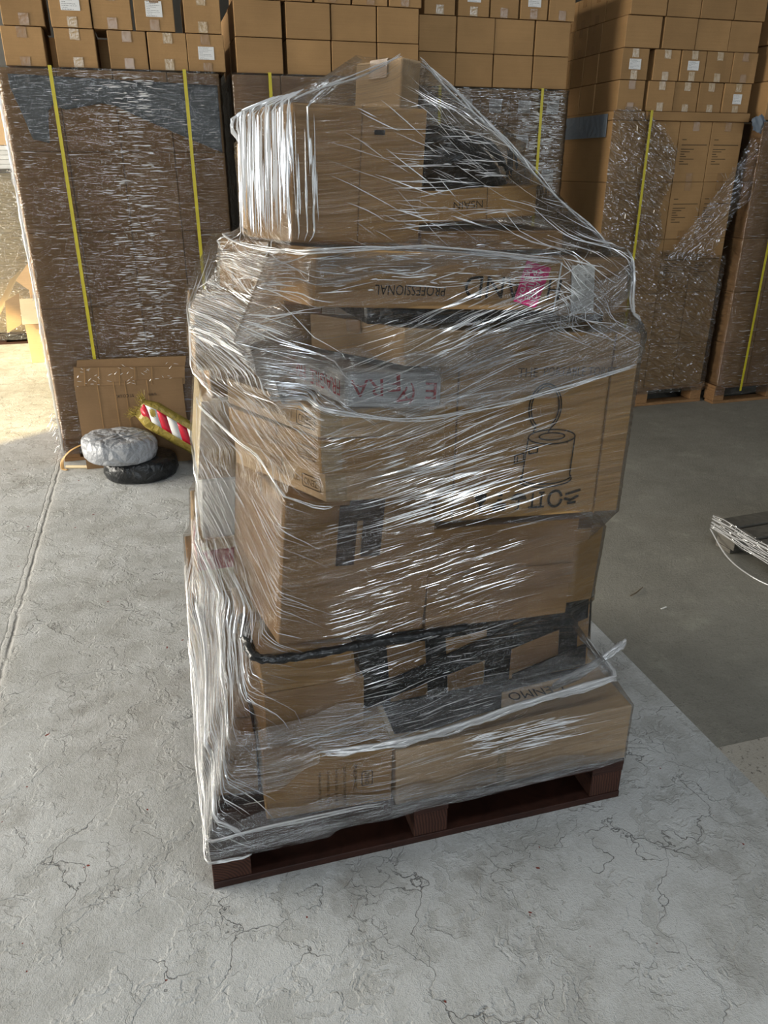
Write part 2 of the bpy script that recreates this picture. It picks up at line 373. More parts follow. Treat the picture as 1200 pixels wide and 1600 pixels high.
def lattice(n, O, ex, ey, ez, dent=0.0, seed=0, bulge=0.0):
    """surface grid of a carton; faces dent in a little"""
    O, ex, ey, ez = (np.array(a, float) for a in (O, ex, ey, ez))
    idx = {}; V = []; F = []
    nx, ny, nz = n
    def vid(i, j, k):
        key = (i, j, k)
        if key not in idx:
            a, b, c = i / nx, j / ny, k / nz
            p = O + ex * a + ey * b + ez * c
            if dent or bulge:
                d = np.zeros(3)
                for lo, hi, ax, u, w in ((i == 0, i == nx, ex, b, c), (j == 0, j == ny, ey, a, c), (k == 0, k == nz, ez, a, b)):
                    if lo or hi:
                        f = min(1.0, 6 * min(u, 1 - u)) * min(1.0, 6 * min(w, 1 - w))
                        nn = mnoise.noise(Vector(p) * 7 + Vector((seed * 3.1, seed, 0)))
                        amt = dent * (0.5 + 0.5 * nn) * (0.25 + 0.75 * f) - bulge * f
                        d += (ax / np.linalg.norm(ax)) * amt * (1 if lo else -1)
                p = p + d
            idx[key] = len(V); V.append(p)
        return idx[key]
    for i in range(nx):
        for k in range(nz):
            F.append((vid(i, 0, k), vid(i + 1, 0, k), vid(i + 1, 0, k + 1), vid(i, 0, k + 1)))
            F.append((vid(i, ny, k), vid(i, ny, k + 1), vid(i + 1, ny, k + 1), vid(i + 1, ny, k)))
    for j in range(ny):
        for k in range(nz):
            F.append((vid(0, j, k), vid(0, j, k + 1), vid(0, j + 1, k + 1), vid(0, j + 1, k)))
            F.append((vid(nx, j, k), vid(nx, j + 1, k), vid(nx, j + 1, k + 1), vid(nx, j, k + 1)))
    for i in range(nx):
        for j in range(ny):
            F.append((vid(i, j, 0), vid(i, j + 1, 0), vid(i + 1, j + 1, 0), vid(i + 1, j, 0)))
            F.append((vid(i, j, nz), vid(i + 1, j, nz), vid(i + 1, j + 1, nz), vid(i, j + 1, nz)))
    return V, F

class Face:
    """a face frame: point(u, v) in metres from its lower-left corner, n outward"""
    def __init__(s, o, r, u):
        s.o = np.array(o, float); s.w = np.linalg.norm(r); s.h = np.linalg.norm(u)
        s.r = np.array(r, float) / s.w; s.u = np.array(u, float) / s.h
        s.n = np.cross(s.r, s.u); s.n /= np.linalg.norm(s.n)
    def p(s, a, b, e=0.0): return s.o + s.r * a + s.u * b + s.n * e

def patch(name, f, a0, a1, b0, b1, mat, parent, e=0.0012, thick=0.0008, skew=0.0):
    c = [(a0, b0), (a1, b0), (a1 + skew, b1), (a0 + skew, b1)]
    V = [f.p(a, b, e - thick) for a, b in c] + [f.p(a, b, e) for a, b in c]
    uv = [(0, 0), (1, 0), (1, 1), (0, 1)] * 2
    return mk(name, V, BOXF, mat, parent, uvs=uv)

def polypatch(name, f, pts, mat, parent, e=0.0015, thick=0.001):
    n = len(pts)
    V = [f.p(a, b, e - thick) for a, b in pts] + [f.p(a, b, e) for a, b in pts]
    F = [tuple(range(n))[::-1], tuple(range(n, 2 * n))] + [(i, (i + 1) % n, n + (i + 1) % n, n + i) for i in range(n)]
    return mk(name, V, F, mat, parent)

_txtcache = {}
def text_mesh(s):
    if s not in _txtcache:
        cu = bpy.data.curves.new('t', 'FONT'); cu.body = s; cu.size = 1.0; cu.extrude = 0.0; cu.resolution_u = 3
        ob = bpy.data.objects.new('t', cu); COL.objects.link(ob)
        dg = bpy.context.evaluated_depsgraph_get()
        me = bpy.data.meshes.new_from_object(ob.evaluated_get(dg))
        V = np.array([v.co[:] for v in me.vertices]); F = [tuple(p.vertices) for p in me.polygons]
        bpy.data.objects.remove(ob); bpy.data.curves.remove(cu); bpy.data.meshes.remove(me)
        lo, hi = V.min(0), V.max(0); V = (V - lo)
        _txtcache[s] = (V, F, hi - lo)
    return _txtcache[s]
def text_on(f, lines, parent, mat='ink', e=0.0015, name='lettering'):
    """lines: (string, a, b, height, rot_deg, width or None) with (a, b) the centre on the face"""
    VV = []; FF = []
    for s, a, b, h, rot, w in lines:
        V, F, sz = text_mesh(s)
        k = h / sz[1]; kx = k if w is None else w / sz[0]
        q = np.stack([(V[:, 0] - sz[0] / 2) * kx, (V[:, 1] - sz[1] / 2) * k], 1)
        c, sn = math.cos(math.radians(rot)), math.sin(math.radians(rot))
        q = np.stack([q[:, 0] * c - q[:, 1] * sn + a, q[:, 0] * sn + q[:, 1] * c + b], 1)
        base = len(VV)
        VV += [f.p(x, y, e) for x, y in q]; FF += [tuple(i + base for i in t) for t in F]
    return mk(name, VV, FF, mat, parent)
def stroke(f, paths, width, parent, mat='ink', e=0.0015, name='print'):
    """printed line art: poly-lines of a given stroke width"""
    VV = []; FF = []
    for pts in paths:
        P = np.array(pts, float); n = len(P)
        for i in range(n - 1):
            d = P[i + 1] - P[i]; L = np.linalg.norm(d)
            if L < 1e-6: continue
            d /= L; q = np.array([-d[1], d[0]]) * width / 2; a = P[i] - d * width * 0.3; b = P[i + 1] + d * width * 0.3
            k = len(VV)
            VV += [f.p(*(a - q), e), f.p(*(b - q), e), f.p(*(b + q), e), f.p(*(a + q), e)]; FF.append((k, k + 1, k + 2, k + 3))
    return mk(name, VV, FF, mat, parent)
def ell(cx, cy, rx, ry, a0=0, a1=360, n=24):
    return [(cx + rx * math.cos(math.radians(a0 + (a1 - a0) * i / n)), cy + ry * math.sin(math.radians(a0 + (a1 - a0) * i / n))) for i in range(n + 1)]

def tube(pts, rad, n=6, flat=1.0, twist=0.0, jit=0.0, seed=0):
    """verts, faces of a tapered tube along pts; rad a number or list"""
    P = [Vector(p) for p in pts]; m = len(P); r = rad if hasattr(rad, '__len__') else [rad] * m
    V = []; F = []; rr = random.Random(seed)
    for i in range(m):
        t = (P[min(i + 1, m - 1)] - P[max(i - 1, 0)]).normalized()
        up = Vector((0, 0, 1)) if abs(t.z) < 0.9 else Vector((0, 1, 0))
        a = t.cross(up).normalized(); b = a.cross(t)
        for k in range(n):
            th = 2 * math.pi * k / n + twist * i; q = r[i] * (1 + jit * (rr.random() - 0.5))
            V.append(P[i] + a * math.cos(th) * q + b * math.sin(th) * q * flat)
    for i in range(m - 1):
        for k in range(n):
            F.append((i * n + k, i * n + (k + 1) % n, (i + 1) * n + (k + 1) % n, (i + 1) * n + k))
    F.append(tuple(range(n))[::-1]); F.append(tuple(range((m - 1) * n, m * n)))
    return [tuple(v) for v in V], F
def spline(pts, n):
    """Catmull-Rom through pts"""
    P = [Vector(p) for p in pts]; out = []
    for i in range(len(P) - 1):
        p0, p1, p2, p3 = P[max(i - 1, 0)], P[i], P[i + 1], P[min(i + 2, len(P) - 1)]
        for k in range(n):
            t = k / n
            out.append(0.5 * ((2 * p1) + (p2 - p0) * t + (2 * p0 - 5 * p1 + 4 * p2 - p3) * t * t + (3 * p1 - p0 - 3 * p2 + p3) * t ** 3))
    out.append(P[-1]); return [tuple(p) for p in out]

# ------------------------------------------------------------------ the building
def slab(name, pieces, mat):
    V = []; F = []
    for b in pieces:
        k = len(V); V += boxv(*b); F += [tuple(i + k for i in f) for f in BOXF]
    return struct(mk(name, V, F, mat))
slab('floor', [(-6, 1.6, -7, 14, -0.12, 0)], 'floor')
slab('floor', [(1.6, 12, 0.1, 14, -0.12, -0.001)], 'floor_dark')
slab('floor', [(1.6, 12, -7, 0.1, -0.12, 0.0)], 'floor_beige')
slab('wall_left', [(-6.2, -6, -7, 0.2, 0, 6.1), (-6.2, -6, 7.2, 14, 0, 6.1), (-6.2, -6, 0.2, 7.2, 3.5, 6.1)], 'wallm')
slab('wall_back', [(-6.2, 12.2, 14, 14.2, 0, 6.1)], 'wallm')
slab('wall_right', [(12, 12.2, -7, 14, 0, 6.1)], 'wallm')
slab('wall_front', [(-6.2, -1.6, -7.2, -7, 0, 6.1), (0.6, 3.4, -7.2, -7, 0, 6.1), (9, 9.4, -7.2, -7, 0, 6.1), (11.4, 12.2, -7.2, -7, 0, 6.1), (9.4, 11.4, -7.2, -7, 0, 2.0), (9.4, 11.4, -7.2, -7, 4.4, 6.1),
                    (-1.6, 0.6, -7.2, -7, 4.3, 6.1), (-1.6, 0.6, -7.2, -7, 0, 0.3), (3.4, 9, -7.2, -7, 0, 2.1), (3.4, 9, -7.2, -7, 4.3, 6.1)], 'wallm')
slab('ceiling', [(-6.2, -2.3, -7.2, 14.2, 6.1, 6.3), (2.7, 12.2, -7.2, 14.2, 6.1, 6.3), (-2.3, 2.7, -7.2, -2.6, 6.1, 6.3), (-2.3, 2.7, -1.4, 14.2, 6.1, 6.3)], 'roofm')

# ------------------------------------------------------------------ pallets
def pallet(name, label, x0, x1, y0, y1, mat, endmat, group=None, h=0.144, end_front=True):
    t = thing(name, label, 'pallet', (x0, y0, 0), group)
    bh = h - 0.066
    W = x1 - x0; D = y1 - y0; bw = 0.10
    n = 7
    for i in range(n):                       # deck boards
        w = D / n - 0.02
        ya = y0 + (D - w) * i / (n - 1)
        boxobj('deck_board', (x0, x1, ya, ya + w, h - 0.022, h), mat, t, 0.002)
    for i in range(3):                       # stringers under the deck
        xa = x0 + (W - bw) * i / 2
        boxobj('stringer', (xa, xa + bw, y0 + 0.001, y1 - 0.001, h - 0.044, h - 0.0225), mat, t, 0.002)
        for j in range(3):
            yb = y0 + (D - 0.12) * j / 2
            boxobj('block', (xa + 0.001, xa + bw - 0.001, yb + 0.002, yb + 0.12, 0.0225, h - 0.0445), endmat, t, 0.003)
    for j in range(3):
        yb = y0 + (D - 0.1) * j / 2
        boxobj('bottom_board', (x0, x1, yb, yb + 0.1, 0.0, 0.022), mat, t, 0.002)
    return t

# ------------------------------------------------------------------ plain cartons (background)
_cart = {}
def carton_mesh(w, d, h, mat):
    key = (round(w, 3), round(d, 3), round(h, 3), mat)
    if key not in _cart:
        import bmesh
        V, F = lattice((4, 2, 4), (-w / 2, -d / 2, 0), (w, 0, 0), (0, d, 0), (0, 0, h), 0.003, len(_cart), 0.0)
        bm = bmesh.new(); vs_ = [bm.verts.new(v) for v in V]
        for f in F: bm.faces.new([vs_[i] for i in f])
        bm.normal_update()
        eds = [e for e in bm.edges if len(e.link_faces) == 2 and e.calc_face_angle() > 0.9]
        bmesh.ops.bevel(bm, geom=eds, offset=0.0035, segments=2, affect='EDGES', profile=0.5)
        me = bpy.data.meshes.new('cardboard_carton'); bm.to_mesh(me); bm.free(); me.materials.append(M[mat])
        _cart[key] = me
    return _cart[key]
_patchc = {}
def patch_mesh(w, h, mat):
    key = (round(w, 3), round(h, 3), mat)
    if key not in _patchc:
        me = bpy.data.meshes.new('patch')
        V = boxv(-w / 2, w / 2, -0.0014, -0.0004, 0, h)
        me.from_pydata(V, [], BOXF); me.materials.append(M[mat])
        ul = me.uv_layers.new(name='UVMap')
        for lp in me.loops:
            v = V[lp.vertex_index]; ul.data[lp.index].uv = (v[0] / w + 0.5, v[2] / h)
        _patchc[key] = me
    return _patchc[key]
def carton(x0, x1, y0, d, z0, z1, label, group, mat='kraft', tape=None, sticker=None, yaw=0.0, side=None):
    w, h = x1 - x0 - 0.003, z1 - z0 - 0.001
    o = bpy.data.objects.new('cardboard_carton', carton_mesh(w, d, h, mat)); link(o)
    o.location = ((x0 + x1) / 2, y0 + d / 2, z0); o.rotation_euler = (0, 0, math.radians(yaw))
    tag(o, label, 'carton', group)
    def add(nm, pm, x, z, rz=0, y=None):
        c = bpy.data.objects.new(nm, pm); link(c, o); c.location = (x, -d / 2 if y is None else y, z); c.rotation_euler = (0, 0, rz)
    if tape:
        tw = 0.048; L = min(0.05, h * 0.3)
        if 't' in tape: add('tape', patch_mesh(tw, L, tape[-1] == '*' and 'tape_clear' or 'tape'), rnd.uniform(-.004, .004), h - L - 0.002)
        if 'b' in tape: add('tape', patch_mesh(tw, L * rnd.uniform(.8, 1.1), tape[-1] == '*' and 'tape_clear' or 'tape'), rnd.uniform(-.004, .004), 0.002)
    if sticker:
        sx, sz, sw, sh = sticker
        add('address_label', patch_mesh(sw, sh, 'label'), sx * w, sz * h)
    if side:                                  # tape on the short side that faces left
        for zz in (0.002, h - 0.052):
            c = bpy.data.objects.new('tape', patch_mesh(0.048, 0.05, 'tape')); link(c, o)
            c.location = (-w / 2, 0, zz); c.rotation_euler = (0, 0, math.radians(-90))
    return o

ORD = ['first', 'second', 'third', 'fourth', 'fifth', 'sixth', 'seventh', 'eighth', 'ninth', 'tenth']
def row(cols, y0, d, z0, z1, where, group, mat='kraft', tapes=None, stickers=None, yjit=0.012):
    for i, (a, b) in enumerate(cols):
        tp = tapes[i] if tapes else None; sk = (stickers or {}).get(i)
        extra = 'with white address label, ' if sk else ('with taped ends, ' if tp else '')
        carton(a, b, y0 + rnd.uniform(0, yjit), d, z0, z1, ('brown carton %s%s from left, %s' % (extra, ORD[i], where)) if where.count(' ') < 8 else ('%scarton %s from left, %s' % ('labelled ' if sk else '', ORD[i], where)), group, mat, tp, sk, rnd.uniform(-.7, .7) if d < 0.5 and yjit > 0.01 else 0.0)

def ridge_mesh(name, lines, mat, parent, kind=True):
    """lines: list of (points Nx3, normals Nx3, halfwidth, height): tapered white ridges painting glints on a film"""
    VV = []; FF = []
    for P, N, w, h in lines:
        n = len(P); k0 = len(VV)
        for i in range(n):
            t = np.asarray(P[min(i + 1, n - 1)] - P[max(i - 1, 0)], float); t = t / (np.linalg.norm(t) + 1e-9)
            s = np.cross(N[i], t); f = math.sin(math.pi * (i + 0.15) / (n - 0.7)) ** 0.7
            VV += [P[i] - s * w * f, P[i] + N[i] * h * f, P[i] + s * w * f]
        for i in range(n - 1):
            a = k0 + 3 * i
            FF += [(a, a + 3, a + 4, a + 1), (a + 1, a + 4, a + 5, a + 2)]
    o = mk(name, VV, FF, mat, parent)
    if kind: stuff(o)
    return o

def load_film(name, label, x0, x1, y0, y1, z0, z1, mat='film_load', dashes=600, group=None, hot=None, faint=0.5, sides='both', seed=1):
    """film wrapped round a pallet load, with white dashes painting the glints on its short folds"""
    rs = np.random.RandomState(seed)
    t = thing(name, label, 'stretch film', ((x0 + x1) / 2, y0, z0), group)
    off = 0.006; c = 0.02
    path = []
    for (x, y) in ((x0 - off, y1), (x0 - off, y0 - off + c), (x0 - off + c, y0 - off), (x1 + off - c, y0 - off), (x1 + off, y0 - off + c), (x1 + off, y1)):
        path.append((x, y))
    pts = []; nrm = []; S = []
    s = 0
    for i in range(5):
        a = np.array(path[i], float); b = np.array(path[i + 1], float); L = np.linalg.norm(b - a); m = max(2, int(L / 0.03))
        nn = np.array([(b - a)[1], -(b - a)[0]]) / L
        for k in range(m):
            pts.append(a + (b - a) * k / m); nrm.append(nn); S.append(s + L * k / m)
        s += L
    pts.append(np.array(path[-1])); nrm.append(nrm[-1]); S.append(s)
    pts = np.array(pts); nrm = np.array(nrm); S = np.array(S)
    nz = int((z1 - z0) / 0.03); Z = np.linspace(z0, z1, nz + 1)
    V = []; UV = []
    for z in Z:
        for k in range(len(S)):
            q = 0.0018 * math.sin(z * 90 + 3 * math.sin(S[k] * 4) + seed) + 0.0015 * math.sin(z * 151 + S[k] * 7)
            p = pts[k] + nrm[k] * q; V.append((p[0], p[1], z)); UV.append((S[k], z))
    ns = len(S)
    F = [(j * ns + i, j * ns + i + 1, (j + 1) * ns + i + 1, (j + 1) * ns + i) for j in range(nz) for i in range(ns - 1)]
    mk('film_sheet', V, F, mat, t, True, UV)
    lines = []
    fx0 = x0; fx1 = x1
    for i in range(dashes):
        if hot is not None and rs.rand() < hot[2]:
            x = rs.normal(hot[0], hot[1])  # white dashes crowd where the opening's reflection is painted
        else: x = rs.uniform(fx0, fx1)
        z = rs.uniform(z0 + 0.02, z1 - 0.02); L = rs.uniform(0.012, 0.05) * (1.0 + 0.8 * rs.rand())
        if x < fx0 + L or x > fx1 - L: continue
        m = 5; xs = np.linspace(x - L / 2, x + L / 2, m); zz = z + rs.normal(0, 0.05) * (xs - x) + rs.normal(0, 0.0008, m)
        P = np.stack([xs, np.full(m, y0 - off - 0.003), zz], 1); N = np.tile(np.array([0, -1.0, 0]), (m, 1))
        wd = (0.0005 + 0.0026 * rs.rand() ** 2) * (1.0 if hot is not None and abs(x - hot[0]) < hot[1] * 1.6 else 0.55); lines.append((P, N, wd, wd * 0.8))
    ridge_mesh('film_folds_and_glints', lines, 'ridge', t)
    return t

def strap(x, y0, z0, z1, label, w=0.018, top_d=0.5):
    V = boxv(x - w / 2, x + w / 2, y0 - 0.012, y0 - 0.0105, z0, z1); F = list(BOXF)
    k = len(V); V += boxv(x - w / 2, x + w / 2, y0 - 0.012, y0 + top_d, z1, z1 + 0.0015); F += [tuple(i + k for i in f) for f in BOXF]
    o = mk('packing_strap', V, F, 'yellow', origin=(x, y0, z0))
    return tag(o, label, 'strap', 'yellow packing straps')

# ================================================================== left load
LZ = [0.144, 0.55, 0.95, 1.37, 1.79, 2.19]
def load_boxes(xs, zs, y0, d, where, group, mat, rowsname):
    for j in range(len(zs) - 1):
        cols = [(xs[i], xs[i + 1]) for i in range(len(xs) - 1)]
        row(cols, y0 + 0.002, d, zs[j], zs[j + 1], '%s row of %s' % (rowsname[j], where), group, mat, None, None, 0.004)
RN5 = ['bottom', 'second lowest', 'middle', 'second highest', 'top']
pallet('wooden_pallet', 'wooden pallet under the tall wrapped load with grey sheet', -0.66, 0.52, 3.5, 4.5, 'wood', 'wood')
load_boxes([-0.645, -0.36, -0.075, 0.21, 0.495], LZ, 3.5, 0.95, 'the wrapped load with grey sheet', 'cartons in the load with grey sheet', 'kraft_grey', RN5)
# grey-blue sheet tucked under the film
gs = thing('plastic_sheet', 'blue grey plastic sheet under film at top of left load', 'plastic sheet', (0, 3.49, 1.8))
def draped(name, poly_top, poly_bot, y, mat, parent, th=0.002, n=40, amp=0.002):
    """sheet hanging on a front face, between two edges given as (x, z) poly-lines"""
    tx = np.array([p[0] for p in poly_top]); tz = np.array([p[1] for p in poly_top])
    bx = np.array([p[0] for p in poly_bot]); bz = np.array([p[1] for p in poly_bot])
    xs = np.linspace(max(tx[0], bx[0]), min(tx[-1], bx[-1]), n); V = []; m = 10
    for x in xs:
        zt = np.interp(x, tx, tz); zb = np.interp(x, bx, bz)
        for k in range(m + 1):
            z = zb + (zt - zb) * k / m
            V.append((x, y - amp * math.sin(x * 60 + z * 35) * 0.5 - amp * 0.5, z))
    F = [(i * (m + 1) + k, (i + 1) * (m + 1) + k, (i + 1) * (m + 1) + k + 1, i * (m + 1) + k + 1) for i in range(n - 1) for k in range(m)]
    o = mk(name, V, F, mat, parent, True)
    s = o.modifiers.new('thick', 'SOLIDIFY'); s.thickness = th; s.offset = 0
    return o
draped('sheet', [(-0.60, 2.16), (0.48, 2.13)], [(-0.60, 2.10), (-0.555, 1.95), (-0.53, 1.85), (-0.44, 1.83), (-0.435, 1.98), (-0.40, 2.02), (-0.34, 1.995), (-0.15, 2.03), (-0.08, 2.02), (0.05, 1.96), (0.25, 1.88), (0.48, 1.79)], 3.498, 'grey_sheet', gs, n=120)
load_film('stretch_film', 'glossy film round the tall left load with yellow straps', -0.648, 0.498, 3.49, 4.45, 0.05, 2.195, dashes=1300, hot=(-0.02, 0.10, 0.65), seed=3)
strap(-0.385, 3.482, 0.02, 2.2, 'yellow strap on left load, above the leaning flattened carton')
strap(0.305, 3.482, 0.02, 2.2, 'yellow strap on left load, nearer the main stack')
# cartons on it
g = 'small cartons on the left load'
row([(-0.80, -0.605), (-0.60, -0.395), (-0.342, -0.138), (-0.08, 0.121), (0.124, 0.331), (0.333, 0.537)][1:], 3.5, 0.32, 2.197, 2.378, 'lower row on the left load', g,
    'kraft', ['tb', 'tb*', 'tb', 'tb*', 'tb'], {4: (0.0, 0.32, 0.085, 0.062)})
row([(-0.585, -0.378), (-0.348, -0.143), (-0.14, 0.062), (0.073, 0.282), (0.332, 0.53)], 3.5, 0.32, 2.380, 2.562, 'upper row on the left load', g,
    'kraft', ['tb', 'tb*', 'tb', 'tb', 'tb*'], {1: (0.02, 0.42, 0.095, 0.075), 3: (0.0, 0.36, 0.085, 0.072)})
for k in range(4): 
    carton(-0.585 + k * 0.28, -0.585 + k * 0.28 + 0.27, 3.86, 0.4, 2.197, 2.378, 'shaded brown carton %s from left, behind the lower row on the left load' % ORD[k], 'cartons behind on the left load', 'kraft')

# ================================================================== second load
pallet('wooden_pallet', 'wooden pallet under the load just behind the main stack', 0.55, 1.67, 3.5, 4.5, 'wood', 'wood')
load_boxes([0.565, 0.84, 1.115, 1.39, 1.66], LZ, 3.5, 0.95, 'the wrapped load behind the main stack', 'cartons in the load behind the main stack', 'kraft_grey', RN5)
load_film('stretch_film', 'film round the load hidden behind the main stack', 0.562, 1.663, 3.49, 4.45, 0.05, 2.195, dashes=350, seed=4)
strap(0.775, 3.482, 0.02, 2.198, 'yellow strap left of the main stack, on the load behind it')
g = 'cartons on the load behind the main stack'
c4 = [(0.597, 0.862), (0.883, 1.140), (1.144, 1.411), (1.413, 1.666)]
row(c4, 3.5, 0.34, 2.197, 2.372, 'lowest row above the main stack', g)
row(c4, 3.5, 0.34, 2.374, 2.551, 'second row above the main stack', g)
row([(0.61, 0.81), (0.83, 1.04), (1.05, 1.262), (1.27, 1.48), (1.486, 1.683)], 3.5, 0.34, 2.553, 2.735, 'highest row above the main stack', g, 'kraft', ['tb'] * 5)
for k in range(4):
    carton(0.60 + k * 0.27, 0.60 + k * 0.27 + 0.26, 3.88, 0.4, 2.197, 2.551, 'shaded tall carton %s from left, behind the rows above the main stack' % ORD[k], 'cartons behind above the main stack', 'kraft')

# ================================================================== third load
pallet('wooden_pallet', 'wooden pallet under the silvery wrapped load of labelled cartons', 1.70, 2.73, 3.6, 4.6, 'wood', 'wood')
xs3 = [1.715, 1.915, 2.115, 2.315, 2.515, 2.715]
zs3 = [0.144 + i * 0.2016 for i in range(11)]
for j in range(10):
    row([(xs3[i], xs3[i + 1]) for i in range(5)], 3.602, 0.4, zs3[j], zs3[j + 1], '%s row up of silvery wrapped load' % ORD[j], 'labelled cartons in the silvery load', 'kraft_grey',
        ['tb'] * 5, {i: (0.0, 0.35, 0.085, 0.075) for i in range(5)} if j in (9, 7, 5) else {1: (0.0, 0.35, 0.085, 0.075), 3: (0.0, 0.35, 0.085, 0.075)}, 0.003)
load_film('stretch_film', 'silvery film round the load of labelled cartons', 1.712, 2.718, 3.59, 4.55, 0.05, 2.165, 'film_silver', dashes=2600, hot=(2.56, 0.10, 0.6), seed=5)
strap(2.52, 3.582, 0.02, 2.168, 'yellow strap on the silvery load, nearer the dark gap')
strap(1.83, 3.582, 0.02, 2.168, 'yellow strap on the silvery load, mostly behind the pointed stack top')
g = 'cartons on the silvery load'
c4 = [(1.701, 1.938), (1.940, 2.187), (2.190, 2.456), (2.460, 2.700)]
row(c4, 3.6, 0.34, 2.170, 2.350, 'lowest row on the silvery load', g)
row(c4, 3.6, 0.34, 2.352, 2.540, 'second row on the silvery load', g)
row([(1.729, 1.926), (1.946, 2.148), (2.152, 2.34), (2.349, 2.533), (2.541, 2.72)], 3.6, 0.34, 2.542, 2.725, 'highest row on the silvery load', g, 'kraft',
    ['tb*', 'tb*', 'tb', 'tb', 'tb'], {1: (0, 0.4, 0.085, 0.07), 3: (0, 0.36, 0.085, 0.07)})
for k in range(2):
    carton(1.72 + k * 0.5, 1.72 + k * 0.5 + 0.48, 3.97, 0.45, 2.170, 2.725, 'shaded big carton %s from left, behind the rows on the silvery load' % ORD[k], 'cartons behind on the silvery load', 'kraft')

# ================================================================== right load, torn film
pallet('wooden_pallet', 'wooden pallet under the load with torn film', 3.04, 4.12, 3.6, 4.6, 'wood', 'wood')
RZ = [0.144, 0.48, 0.86, 1.24, 1.62, 2.0]
load_boxes([3.06, 3.33, 3.585, 3.84, 4.10], RZ, 3.6, 0.95, 'the load with torn film', 'cartons in the load with torn film', 'kraft', RN5)
tf = [o for o in bpy.data.objects if o.get('group') == 'cartons in the load with torn film']
for o in tf:       # printed address panels: a rule and rows of small type
    if o.location.x > 3.5 and o.location.z > 0.8:
        w = o.dimensions.x if o.dimensions.x else 0.25
        f = Face((o.location.x - 0.126, o.location.y - 0.4755, o.location.z), (0.252, 0, 0), (0, 0, 0.38))
        setbase(o, o.location)
        paths = [[(0.03, 0.235), (0.23, 0.235)], [(0.03, 0.268), (0.062, 0.268)]]
        for r_, L in enumerate((0.1, 0.07, 0.03, 0.045, 0.11, 0.03, 0.07)):
            paths.append([(0.03, 0.208 - r_ * 0.0155), (0.03 + L, 0.208 - r_ * 0.0155)])
        stroke(f, paths, 0.005, o, 'ink_soft', 0.001)
        for zz in (0.002, 0.322):
            c = bpy.data.objects.new('tape', patch_mesh(0.05, 0.055, 'tape')); link(c, o); c.location = (0, -0.4752, zz)
lid = tag(boxobj('cardboard_tray', (3.30, 4.12, 3.585, 4.55, 2.001, 2.055), 'kraft', None, 0.004), 'flat cardboard tray between the torn film load and cartons above', 'tray')
lid2 = tag(boxobj('cardboard_tray', (3.06, 3.295, 3.60, 4.55, 2.001, 2.055), 'kraft', None, 0.004), 'short cardboard tray at the corner of the torn film load', 'tray')
sh = thing('plastic_sheet', 'blue grey plastic sheet on the dark side of the torn film load', 'plastic sheet', (3.05, 3.9, 1.9))
boxobj('sheet', (3.050, 3.055, 3.66, 4.30, 1.90, 2.04), 'grey_sheet', sh, 0.001)
g = 'cartons on the torn film load'
row([(3.08, 3.278), (3.30, 3.505), (3.507, 3.695), (3.697, 3.888), (3.890, 4.107)], 3.6, 0.30, 2.057, 2.236, 'lowest row on the torn film load', g, 'kraft',
    ['tb', 'tb*', 'tb*', 'tb*', 'tb*'], {4: (0.02, 0.3, 0.07, 0.06)})
row([(3.085, 3.284), (3.325, 3.521), (3.523, 3.714), (3.716, 3.925), (3.927, 4.12)], 3.6, 0.30, 2.238, 2.418, 'second row on the torn film load', g, 'kraft',
    ['tb*', 'tb*', 'tb*', 'tb*', 'tb'], {0: (0.0, 0.33, 0.085, 0.06), 2: (0.0, 0.36, 0.085, 0.055)})
row([(3.09, 3.35), (3.365, 3.612), (3.614, 3.872), (3.874, 4.115)], 3.6, 0.30, 2.420, 2.598, 'third row on the torn film load', g)
row([(3.10, 3.365), (3.37, 3.62), (3.622, 3.88), (3.882, 4.125)], 3.6, 0.30, 2.600, 2.78, 'highest row on the torn film load', g)
for j, (za, zb, m) in enumerate([(2.057, 2.236, 'lowest'), (2.238, 2.418, 'second'), (2.420, 2.598, 'third'), (2.600, 2.78, 'highest')]):
    yy = 3.91
    for k, dd in enumerate((0.20, 0.18, 0.2, 0.2)):
        carton(3.075 + j * 0.008, 3.36, yy, dd - 0.006, za, zb, 'side-on carton %s behind the corner, %s row on the torn film load' % (ORD[k], m), 'cartons along the side of the torn film load', 'kraft', None, None, rnd.uniform(-.5, .5), side=(j > 1))
        yy += dd
# film: a torn panel on the left half of the front, plus the intact lower part
def film_panel(name, parent, poly_fn, x0, x1, z0, z1, y, mat, nx=60, nz=60, amp=0.006, ang=0.0, lift=None):
    """irregular film flap: keeps the cells whose centre lies inside poly_fn(x, z)"""
    V = []; UV = []; F = []
    for j in range(nz + 1):
        for i in range(nx + 1):
            x = x0 + (x1 - x0) * i / nx; z = z0 + (z1 - z0) * j / nz
            q = x * math.cos(ang) + z * math.sin(ang)
            d = amp * (math.sin(q * 95 + 4 * math.sin(z * 6)) * 0.5 + math.sin(q * 41 + x * 9) * 0.8)
            yy = y - abs(d) - (lift(x, z) if lift else 0.0)
            V.append((x, yy, z)); UV.append((-x * math.sin(ang) + z * math.cos(ang), q))
    for j in range(nz):
        for i in range(nx):
            if poly_fn(x0 + (x1 - x0) * (i + .5) / nx, z0 + (z1 - z0) * (j + .5) / nz):
                F.append((j * (nx + 1) + i, j * (nx + 1) + i + 1, (j + 1) * (nx + 1) + i + 1, (j + 1) * (nx + 1) + i))
    return mk(name, V, F, mat, parent, True, UV)
def inpoly(poly):
    def fn(x, z):
        c = False; n = len(poly)
        for i in range(n):
            (xa, za), (xb, zb) = poly[i], poly[(i + 1) % n]
            if (za > z) != (zb > z) and x < (xb - xa) * (z - za) / (zb - za) + xa: c = not c
        return c
    return fn
tfm = thing('stretch_film', 'torn shiny film hanging on the right-hand load', 'stretch film', (3.5, 3.58, 0.1))
